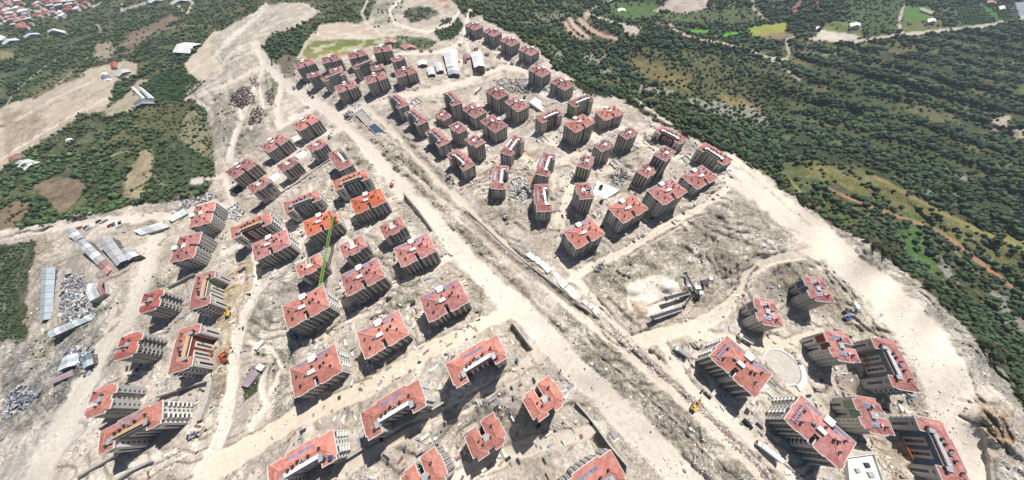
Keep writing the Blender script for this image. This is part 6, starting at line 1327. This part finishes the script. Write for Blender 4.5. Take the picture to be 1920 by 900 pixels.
V('digger', 'yellow excavator on the brown earth tongue below the sage long block', 'excavator', digger_parts('yellow'), (428, 596), (434, 586))
V('digger', 'orange excavator nearest the maroon-fronted long block', 'excavator', digger_parts('orange'), (393, 672), (399, 663))
V('digger', 'orange excavator, upper of the pair on the earth bank', 'excavator', digger_parts('orange'), (419, 668), (427, 665))
V('digger', 'orange-red excavator, lower of the pair on the earth bank', 'excavator', digger_parts('red'), (426, 680), (421, 675))
V('digger', 'yellow digger alone in the waste strip beside the main road', 'excavator', digger_parts('yellow'), (1296, 770), (1301, 761))
V('digger', 'dark excavator below the white-gridded end wall', 'excavator', digger_parts('grey'), (362, 818), (372, 814), sc=1.2)
V('digger', 'excavator at the dirt road junction left of the grey basin', 'excavator', digger_parts('grey'), (649, 222), (656, 216), sc=1.4)
V('digger', 'excavator below the row along the cutting bend', 'excavator', digger_parts('grey'), (838, 331), (846, 337), sc=1.3)
V('digger', 'orange digger at the top end of the V-shaped wall', 'excavator', digger_parts('orange'), (733, 352), (738, 346))
V('digger', 'grey digger in the pale gap left of the concrete-grey row', 'excavator', digger_parts('grey'), (617, 261), (622, 256))
V('digger', 'grey excavator digging by the bent long block with the slanting roof', 'excavator', digger_parts('grey'), (945, 404), (950, 414), sc=1.3)
for u_, v_, c_, lb in ((552, 166, 'grey', 'uppermost of three on the road left of the far cluster'), (579, 174, 'red', 'middle of three on the road left of the far cluster'), (587, 182, 'grey', 'lowest of three on the road left of the far cluster')):
    V('dump_truck', 'small dump truck, '+lb, 'truck', truck_parts(c_, 'none', 7), (u_-3, v_-2), (u_+3, v_+2), 'dump trucks on the road left of the far cluster')
for i, (u_, v_, c_) in enumerate([(790, 97, 'red'), (808, 97, 'grey'), (862, 86, 'red'), (872, 118, 'red'), (893, 93, 'red'), (913, 103, 'red'), (935, 108, 'red'), (960, 120, 'grey')]):
    V('dump_truck', ['red dump truck, left of two above the small white shed', 'grey dump truck, right of two above the small white shed', 'red dump truck just left of the top rim tower', 'red dump truck between the two white halls', 'red dump truck above the gabled white hall', 'red dump truck right of the gabled white hall', 'red dump truck in front of the third rim tower', 'grey dump truck in front of the fourth rim tower'][i], 'truck', truck_parts(c_, 'none', 7), (u_-3, v_), (u_+3, v_+1), 'dump trucks near the far warehouses')
k_ = 0
CARL = ['dark', 'pale', 'grey', 'red', 'blue', 'black']
for i, (u_, v_) in enumerate([(132, 411), (140, 409), (147, 407), (155, 405), (163, 404), (170, 402), (186, 416), (193, 418), (199, 415), (208, 424), (216, 422), (224, 426), (229, 420), (168, 430), (163, 426), (150, 428)]):
    c_ = ['black', 'silver', 'grey', 'red', 'blue', 'white'][i % 6]
    V('car', '%s car parked along the left access road' % ['black', 'silver', 'grey', 'red', 'blue', 'white'][i % 6], 'car', car_parts(c_), (u_-3, v_+2), (u_+3, v_-2), 'cars parked along the left access road', 1.2)
t = V('machine', 'bright blue machine below the white box truck, upper of two', 'machine', digger_parts('blue'), (1581, 586), (1586, 584), sc=.8)
t = V('machine', 'bright blue machine below the white box truck, lower of two', 'machine', digger_parts('blue'), (1580, 600), (1587, 597), sc=1.0)
V('truck', 'blue and white lorry in the pit left of the maroon-topped tower', 'truck', truck_parts('blue', 'white', 14), (886, 180), (908, 163))
def tankset(lb, u_, v_, c_, r=.8):
    mb = MB(); mb.cyl((0, 0, -1), (0, 0, 2.0), r, PAINT[c_], 14); mb.cyl((0, 0, 2.0), (0, 0, 2.2), r*.4, DARK, 10)
    g = surf(u_, v_); mb.build('barrel', None, loc=g, label=lb, cat='barrel')
tankset('blue barrel in the yard right of the short retaining wall', 969, 676, 'blue', 1.0); tankset('blue tank in the patched workshop forecourt', 236, 496, 'blue', 1.6)
p = SOL['B3']; rr = Matrix.Rotation(p[3], 3, 'Z') @ Vector((13, -5.3, 0))
mb = MB(); mb.cyl((0, 0, 0), (0, 0, 1.6), 1.1, PAINT['blue'], 14); mb.cyl((0, 0, 1.6), (0, 0, 1.8), .5, DARK, 10); mb.build('water_barrel', None, loc=(p[1]+rr.x, p[2]+rr.y, CAMZ-p[4]+.7), label='bright blue barrel on the roof of the bottom long block', cat='barrel')

# ------------------------------------------------------------------ heaps of timber and rubble, loose stones
def heap(name, label, cat, poly, n, sz, mats_, h, flat=.5, seed=0):
    r = random.Random(seed); P = lin(poly); mb = MB(); o = surf(P[:, 0].mean(), P[:, 1].mean()); k = 0; cu, cv = P[:, 0].mean(), P[:, 1].mean()
    ex = max(np.ptp(P[:, 0]), np.ptp(P[:, 1]))/2
    while k < n:
        u_, v_ = r.uniform(P[:, 0].min(), P[:, 0].max()), r.uniform(P[:, 1].min(), P[:, 1].max())
        if poly_sd(P, np.array([u_]), np.array([v_]))[0] < 0: continue
        k += 1; g = surf(u_, v_)-o; f = max(0, 1-math.hypot(u_-cu, v_-cv)/ex); z = g.z+r.uniform(0, h)*f+.2
        a = r.uniform(0, 3.14); L_ = sz*r.uniform(.4, 1.2); W_2 = sz*r.uniform(.1, flat)
        mb.obox((g.x, g.y), (math.cos(a), math.sin(a)), L_, W_2, z-.3, z+sz*r.uniform(.1, .45), r.choice(mats_), r.uniform(-.4, .4))
    return mb.build(name, None, loc=o, label=label, cat=cat, kind='stuff')
M1 = mat('rust_dark', (.14, .05, .045), var=.25); M2 = mat('rust_purple', (.22, .12, .12), var=.2); M3 = mat('bits_white', (.66, .64, .60), var=.1); M4 = mat('bits_grey', (.30, .30, .31), var=.2); M5 = mat('bits_blue', (.28, .33, .42), var=.2); M6 = mat('stone_red', (.36, .25, .205), var=.2); M7 = mat('bits_black', (.04, .04, .045))
heap('formwork_heap', 'dark red heap of formwork, largest left of the far road fork', 'heap', '430,185 445,166 460,163 478,180 476,190 455,204 438,200', 420, 1.6, [M1, M2, M2, M3, M7], 3, .25, 1)
heap('formwork_heap', 'dark red heap of formwork below the largest one', 'heap', '466,232 472,205 488,198 500,215 486,232 470,236', 260, 1.5, [M1, M2, M3, M4, M7], 2.5, .3, 2)
heap('formwork_heap', 'small red heap between the road forks above the largest one', 'heap', '468,145 482,150 488,162 480,164 470,156', 90, 1.4, [M1, M2, M3], 2, .25, 3)
heap('formwork_heap', 'small dark red heap on the green strip between the roads', 'heap', '498,172 512,165 516,185 505,198 498,185', 110, 1.3, [M1, M2, M4, M3], 2, .3, 4)
heap('rubble_heap', 'white rubble heap right of the upper lattice-walled block', 'heap', '425,392 448,380 455,400 448,415 430,408', 260, 1.3, [M3, M3, M4, WHITE, M7], 2, .5, 5)
heap('rubble_heap', 'white scrap and slabs strewn in the white-post yard', 'heap', '118,520 160,515 162,560 190,575 150,600 112,605', 520, 1.5, [M3, WALLW, M4, M4, M7, M5], 1.2, .4, 6)
heap('scrap_heap', 'blue-grey scrap heap in the waste slope at the left edge', 'heap', '5,765 30,725 60,725 72,738 50,765 12,785', 420, 1.4, [M4, M5, M3, M7, M5], 2.5, .4, 7)
heap('scrap_heap', 'scrap around the huts on the grey waste slope', 'heap', '118,660 150,648 178,655 182,690 160,708 150,690', 260, 1.3, [M4, M5, M3, M7], 1.5, .4, 8)
heap('rubble_heap', 'site clutter along the left block with the lattice wall', 'heap', '322,400 350,372 400,362 410,370 360,385 340,404', 260, 1.2, [M3, M4, M5, M7, WHITE], 1, .4, 9)
heap('rubble_heap', 'pale broken stone piled below the maroon-winged block', 'heap', '960,340 985,335 1000,350 985,385 955,375', 360, 1.2, [M3, M4, WALLW, M3], 2, .6, 10)
heap('rubble_heap', 'dark clutter between the small towers near the white terrace', 'heap', '1140,330 1165,315 1180,330 1165,350 1145,348', 200, 1.2, [M3, M4, M7], 1, .4, 11)
heap('rubble_heap', 'building material around the pale court above the rose tower', 'heap', '925,150 985,148 1000,170 985,178 935,168', 320, 1.4, [M3, WHITE, M4, M5, M7], 1.2, .4, 12)
heap('rubble_heap', 'scattered pallets at the junction left of the grey basin', 'heap', '643,214 655,208 662,214 658,230 650,232', 90, 1.4, [M3, M7, M4], 1, .4, 13)
heap('rubble_heap', 'rock debris at the end of the straight cutting', 'heap', '1118,500 1130,495 1128,508 1117,510', 30, 1.6, [M7, M4], 1, .8, 14)
# loose site material round the blocks
r = random.Random(21); mb = MB(); o = surf(900, 500); MM = [M3, M4, M4, WALLW, mat('timber', (.42, .31, .19), var=.2), M7, M2, M5, MATS['accent_maroon'] if False else M3]
for s_ in SOL.values():
    k_n = int(s_[5]*s_[6]/13)
    for _ in range(k_n):
        a = r.uniform(0, 6.28); q = math.hypot(s_[5], s_[6])/2+r.uniform(-1, 9); x, y = s_[1]+math.cos(a)*q, s_[2]+math.sin(a)*q
        d3 = np.array([x, y, -(s_[4]+s_[8])]); zc = d3@_fw; u_, v_ = CX+FOC*(d3@_r2)/zc, CY-FOC*(d3@_u2)/zc; g = surf(u_, v_)-o
        L_ = r.uniform(.4, 2.4); W_2 = r.uniform(.2, .9); an = r.choice([s_[3], s_[3]+1.57, r.uniform(0, 3)])
        mb.obox((g.x, g.y), (math.cos(an), math.sin(an)), L_, W_2, g.z-.4, g.z+r.uniform(.2, .9), r.choice(MM))
mb.build('site_material', None, loc=o, kind='stuff', label='pallets, timber, slabs and rubbish lying round the blocks', cat='site material')
# line of reddish stones beside the long straight road
r = random.Random(5); mb = MB(); PL = lin('1150,620 1200,665 1250,712 1310,765 1370,822 1430,885 1450,905'); o = surf(1300, 755)
for k in range(1500):
    f = r.random()*(len(PL)-1); i = int(f); q = PL[i]*(1-(f-i))+PL[i+1]*(f-i); wv_ = 5+3*math.sin(f*5)
    u_, v_ = q[0]+r.gauss(0, wv_*.6), q[1]+r.gauss(0, wv_*.5); g = surf(u_, v_)-o; s_ = r.uniform(.15, .5); a = r.uniform(0, 3)
    mb.obox((g.x, g.y), (math.cos(a), math.sin(a)), s_, s_*r.uniform(.5, 1), g.z-.3, g.z+s_*.6, r.choice([M6, M6, M2, M3, M4]), r.uniform(-.2, .2))
mb.build('stone_strip', None, loc=o, kind='stuff', label='strip of loose reddish stones beside the long straight road', cat='stones')

# ------------------------------------------------------------------ scattered growth and stones
ICO = {}
def ico(sub):
    if sub not in ICO:
        bm = bmesh.new(); bmesh.ops.create_icosphere(bm, subdivisions=sub, radius=1); bm.verts.ensure_lookup_table()
        ICO[sub] = (np.array([v.co[:] for v in bm.verts]), np.array([[v.index for v in f.verts] for f in bm.faces])); bm.free()
    return ICO[sub]
def join(name, pos, size, tint, sub, rs, mtl, flat=.8, rough=.28, label=None, cat=None, smooth=False):
    """thousands of small rough bodies in one mesh; tint is stored per vertex"""
    V0, F0 = ico(sub); K = 16; var = []
    for k in range(K):
        f = 1+rs.normal(0, rough, len(V0)); v = V0*np.clip(f, .45, 1.6)[:, None]; v[:, 2] *= flat; var.append(v)
    var = np.array(var); N = len(pos); kk = rs.integers(0, K, N); an = rs.uniform(0, 6.28, N); c, s = np.cos(an), np.sin(an)
    V1 = var[kk]; X = V1[..., 0]*c[:, None]-V1[..., 1]*s[:, None]; Y = V1[..., 0]*s[:, None]+V1[..., 1]*c[:, None]
    A = np.stack([X*size[:, None]+pos[:, :1], Y*size[:, None]+pos[:, 1:2], V1[..., 2]*size[:, None]+pos[:, 2:3]], -1).reshape(-1, 3)
    Fi = (F0[None]+(np.arange(N)*len(V0))[:, None, None]).reshape(-1, 3)
    me = bpy.data.meshes.new(name); me.vertices.add(len(A)); me.vertices.foreach_set('co', A.ravel().astype(np.float32))
    me.loops.add(Fi.size); me.loops.foreach_set('vertex_index', Fi.ravel().astype(np.int32)); me.polygons.add(len(Fi))
    me.polygons.foreach_set('loop_start', (np.arange(len(Fi))*3).astype(np.int32)); me.polygons.foreach_set('loop_total', np.full(len(Fi), 3, np.int32)); me.update(calc_edges=True)
    ca = me.color_attributes.new('tint', 'FLOAT_COLOR', 'POINT'); T = np.ones((N, len(V0), 4)); T[..., :3] = tint[:, None]*(1+rs.uniform(-.22, .22, (N, len(V0), 1)))
    ca.data.foreach_set('color', T.ravel().astype(np.float32)); me.materials.append(mtl)
    o = link(name, me, None, kind='stuff', label=label, cat=cat); return o
def tint_mat(name, scale, rough=.9, bump=.6, lo=.6, hi=1.35):
    m = bpy.data.materials.new(name); m.use_nodes = True; n = m.node_tree.nodes; l = m.node_tree.links; b = n['Principled BSDF']; b.inputs['Roughness'].default_value = rough; b.inputs['Specular IOR Level'].default_value = .15
    a = n.new('ShaderNodeVertexColor'); a.layer_name = 'tint'; g = n.new('ShaderNodeNewGeometry'); t = n.new('ShaderNodeTexNoise'); t.inputs['Scale'].default_value = scale; t.inputs['Detail'].default_value = 4; l.new(g.outputs['Position'], t.inputs['Vector'])
    r = n.new('ShaderNodeMapRange'); r.inputs[1].default_value = .35; r.inputs[2].default_value = .65; r.inputs[3].default_value = lo; r.inputs[4].default_value = hi; l.new(t.outputs[0], r.inputs[0])
    s = n.new('ShaderNodeVectorMath'); s.operation = 'SCALE'; l.new(a.outputs['Color'], s.inputs[0]); l.new(r.outputs[0], s.inputs['Scale']); l.new(s.outputs[0], b.inputs['Base Color'])
    bu = n.new('ShaderNodeBump'); bu.inputs['Strength'].default_value = bump; bu.inputs['Distance'].default_value = .5; l.new(t.outputs[0], bu.inputs['Height']); l.new(bu.outputs[0], b.inputs['Normal']); return m
LEAF = tint_mat('foliage', 1.3); STONE = tint_mat('stone', 1.5, .95, .4, .8, 1.15)
rs = np.random.default_rng(3)
def scatter(cell):
    U_, V_ = np.meshgrid(np.arange(-40, 1960, cell), np.arange(-14, 940, cell)); U_ = U_+rs.uniform(-.5, .5, U_.shape)*cell; V_ = V_+rs.uniform(-.5, .5, V_.shape)*cell
    U_ = U_.ravel(); V_ = np.clip(V_.ravel(), -14, 935); P = surfs(U_, V_); D = P-np.array([0, 0, CAMZ]); ppm = FOC/(D@_fw)
    c, d, rg, si, _z = cover(U_, V_, P[:, 0], P[:, 1]); return U_, V_, P, ppm, c, d, rg, si
# keep growth and stones off the building footprints
FT = [(s[1], s[2], math.hypot(s[5], s[6])/2+1) for s in SOL.values()]
def clear(P, extra=0):
    ok = np.ones(len(P), bool)
    for x, y, r in FT: ok &= (P[:, 0]-x)**2+(P[:, 1]-y)**2 > (r+extra)**2
    return ok
U_, V_, P, ppm, c, d, rg, si = scatter(3.6)
row = np.sin(2*np.pi*(V_-.2*(U_-1480)+22*(fbm(P[:, 0], P[:, 1], 120, 301, 2)-.5))/(15+V_*.045)+.6)
inrow = (U_ > 1465)*(V_ < 340)*(V_ > 62)
d = d*np.where(inrow > 0, .25+.75*sstep(-.35, .25, row), 1)
orch = np.sin(2*np.pi*(V_+.35*U_)/7.5)*(U_ < 345)*(V_ > 190)*(V_ < 340); d = d*(1-.45*(orch < -.2))
clump = fbm(P[:, 0], P[:, 1], 30, 311, 3); d = d*sstep(.30, .52, clump+.06)**(.35)
rad = (1.9+2.9*rs.uniform(0, 1, len(U_))**1.6)*np.where(U_ > 1000, 1.2, 1)*np.where(U_ < 700, .80, 1.0)*np.where(si > .5, .34, 1)*np.where(d < .6, .62, 1)*.9; need = np.maximum(rad*1.45*ppm, 3.6)
keep = rs.uniform(0, 1, len(U_)) < d*np.minimum(1, (3.6/need)**2*1.75)*.9; keep &= clear(P, 2) & (d > .03)
U_, V_, P, ppm, rad, c2, si2 = U_[keep], V_[keep], P[keep], ppm[keep], rad[keep], clump[keep], si[keep]
rad = np.maximum(rad, 1.55/ppm)
T = np.array((.046, .078, .040))*rs.uniform(.55, 1.6, (len(U_), 1)); T = T+(rs.uniform(0, 1, (len(U_), 1))**3)*np.array((.05, .055, .015)); T[U_ > 1450] *= .95; T *= (.62+.85*fbm(P[:, 0], P[:, 1], 55, 321, 3))[:, None]; T[(U_ < 700)] *= np.array((1.15, 1.15, 1.0))
sz = rad*ppm; inf = (U_ > 0) & (U_ < 1920) & (V_ > 0) & (V_ < 900); order = np.argsort(np.where(inf & (sz > 0), -sz, 0)); top = order[:300]; rest = np.ones(len(U_), bool); rest[top] = False
print('trees', len(U_))
C = P.copy(); C[:, 2] += rad*.72
near_ = rest & (sz > 3.2); far_ = rest & ~near_
join('woodland', C[near_], rad[near_], T[near_], 2, rs, LEAF, .85, .20, 'dark green woodland covering the valley and slopes near the site', 'woodland')
join('woodland', C[far_], rad[far_], T[far_], 2 if far_.sum() < 22000 else 1, rs, LEAF, .85, .24, 'distant trees, orchards and hedges around the site', 'woodland')
# the 300 trees that show largest, each with its trunk
BARK = mat('bark', (.10, .075, .055), var=.2, scale=2)
LEAFS = [mat('leaf_dark', (.042, .070, .034), var=.35, scale=1.2, bump=.6, objvar=.35), mat('leaf_mid', (.060, .095, .042), var=.35, scale=1.2, bump=.6, objvar=.3), mat('leaf_olive', (.085, .10, .045), var=.3, scale=1.2, bump=.6, objvar=.3)]
CR = []
for k in range(9):
    V0, F0 = ico(2); mb = MB(); q = random.Random(k)
    for j in range(6):
        o_ = Vector((q.uniform(-.5, .5), q.uniform(-.5, .5), q.uniform(-.25, .45))) if j else Vector((0, 0, 0)); s_ = .8 if not j else q.uniform(.35, .6); i0 = len(mb.v)
        for v in V0: f = s_*(1+q.gauss(0, .16)); mb.v.append((o_.x+v[0]*f, o_.y+v[1]*f, o_.z+v[2]*f*.85))
        for f in F0: mb.f.append([i0+int(a) for a in f]); mb.m.append(mb.mi(LEAFS[k % 3]))
    CR.append(mb.mesh('crown'))
def trunk(mb):
    mb.cyl((0, 0, -.6), (0, 0, .5), .11, BARK, 6, .07)
    for a in range(3): mb.cyl((0, 0, .2), (math.cos(a*2.1)*.4, math.sin(a*2.1)*.4, .7), .05, BARK, 5, .02)
TR = unit(('trunk',), trunk)
def zone(u, v):
    if u > 1440: return ('dark round tree in the wood right of the haul road', 'trees of the wood right of the haul road')
    if u > 700: return ('dark tree on the valley slope behind the rim towers', 'trees on the valley slope behind the rim towers')
    if v > 440 and u < 95: return ('dark green tree in the grove left of the long blue-grey shed', 'trees of the grove left of the blue-grey shed')
    if u < 420: return ('green orchard tree on the slope above the left access road', 'trees of the orchard above the left access road')
    return ('small green tree among the spoil of the building site', 'small trees among the spoil')
for i in top:
    kc = int(i) % 9; lb, gp = zone(U_[i], V_[i]); lb = {0: 'deep green ', 1: 'mid green ', 2: 'olive green '}[kc % 3]+lb.replace('dark ', '').replace('green ', '').replace('in the wood', 'in the upper wood' if V_[i] < 430 else 'in the lower wood' if U_[i] > 1800 else 'in the middle wood'); r_ = float(rad[i]); t = thing('tree', lb, 'tree', (P[i, 0], P[i, 1], P[i, 2]), random.uniform(0, 6), gp); t.scale = (r_, r_, r_)
    link('trunk', TR, t, (0, 0, 0)); link('crown', CR[kc], t, (0, 0, .95))
for (u_, v_, r_, k, lb) in ((775, 568, 2.0, 1, 'green shrub at the left corner of the red-roofed block nearest the road'), (1125, 356, 2.2, 0, 'dark palm-like tree on the bright white terrace'), (983, 184, 2.0, 1, 'yellow-green tree beside the fenced pale court'), (1855, 458, 6.0, 0, 'big dark round tree on the brown spur'), (1127, 380, 2.0, 0, 'dark shrub below the bright white terrace')):
    g = at(u_, v_); 
    if u_ == 1125: g.z += 2.5
    t = thing('tree', lb, 'tree', g, 1.0); t.scale = (r_,)*3; link('trunk', TR, t); link('crown', CR[k], t, (0, 0, .95))
# orchard rows far right
r = random.Random(9); n0 = 0; mbp = []
for i in range(17):
    for j in range(9):
        u_ = 1792+i*6.6+j*1.4; v_ = 14+j*4.0-i*.35+r.uniform(-.4, .4)
        if 1836+j*4 < u_ < 1848+j*4: continue
        if len(mbp) < 150: mbp.append((u_, v_, i, j))
ORD = ['first', 'second', 'third', 'fourth', 'fifth', 'sixth', 'seventh', 'eighth', 'ninth', 'tenth', 'eleventh', 'twelfth', 'thirteenth', 'fourteenth', 'fifteenth', 'sixteenth', 'last']
for u_, v_, i, j in mbp:
    g = at(u_, v_); t = thing('fruit_tree', 'fruit tree, %s column from left, %s from top, in the far orchard' % (ORD[i], ORD[j]), 'tree', g, r.uniform(0, 6), 'fruit trees of the far orchard rows'); t.scale = (3.0, 3.0, 2.8); link('trunk', TR, t); link('crown', CR[r.choice([1, 4, 7])], t, (0, 0, .95))
# scrub on the spoil and rocks
U_, V_, P, ppm, c, d, rg, si = scatter(5.0)
m1 = fbm(P[:, 0], P[:, 1], 16, 401, 4); open_ = (d < .5)
pk = np.where(si > .5, sstep(.46, .60, m1)*rg**1.5*.35, .35*(d < .6)*(rg > .55)); keep = open_ & (rs.uniform(0, 1, len(U_)) < pk) & clear(P)
rd = rs.uniform(.22, .62, len(U_)); rd = np.maximum(rd, .42/ppm)
T = np.array((.25, .23, .165))*rs.uniform(.5, 1.4, (len(U_), 1))
Q = P.copy(); Q[:, 2] += rd*.25
join('scrub', Q[keep], rd[keep], T[keep], 1, rs, LEAF, .6, .3, 'low dry scrub scattered over the spoil', 'scrub')
U_, V_, P, ppm, c, d, rg, si = scatter(3.0)
m1 = fbm(P[:, 0], P[:, 1], 12, 411, 4); pk = np.where(si > .5, sstep(.42, .62, m1)*rg*.6+.01, .5*(c.mean(1) > .25)*(rg > .9)); keep = (d < .6) & (rs.uniform(0, 1, len(U_)) < pk) & clear(P)
rd = rs.uniform(.2, .62, len(U_))**1.3*np.where(rs.uniform(0, 1, len(U_)) < .05, 2.4, 1); rd = np.maximum(rd, .3/ppm)
T = np.where(rs.uniform(0, 1, (len(U_), 1)) < .55, np.array((.70, .65, .58)), np.array((.30, .275, .245)))*rs.uniform(.8, 1.2, (len(U_), 1)); Q = P.copy(); Q[:, 2] += rd*.1
print('stones', keep.sum())
join('loose_stones', Q[keep], rd[keep], T[keep], 1, rs, STONE, .6, .22, 'loose stones and broken rock over the ground', 'stones')

# ------------------------------------------------------------------ air
bm = bmesh.new(); zmin = float(full[..., 2].min())-1.0; ext = float(np.abs(full[..., :2]).max())*1.02+50
bmesh.ops.create_cube(bm, size=1)
for v in bm.verts: v.co = Vector((v.co.x*2*ext, v.co.y*2*ext, zmin if v.co.z < 0 else CAMZ+8))
me_h = bpy.data.meshes.new('haze'); bm.to_mesh(me_h); bm.free(); hz = link('haze', me_h, kind='stuff')
m = bpy.data.materials.new('air'); m.use_nodes = True; n = m.node_tree.nodes; n.clear(); v_ = n.new('ShaderNodeVolumePrincipled'); v_.inputs['Density'].default_value = HAZE; v_.inputs['Color'].default_value = (.72, .82, 1, 1); v_.inputs['Anisotropy'].default_value = .2
o_ = n.new('ShaderNodeOutputMaterial'); m.node_tree.links.new(v_.outputs[0], o_.inputs['Volume']); me_h.materials.append(m)
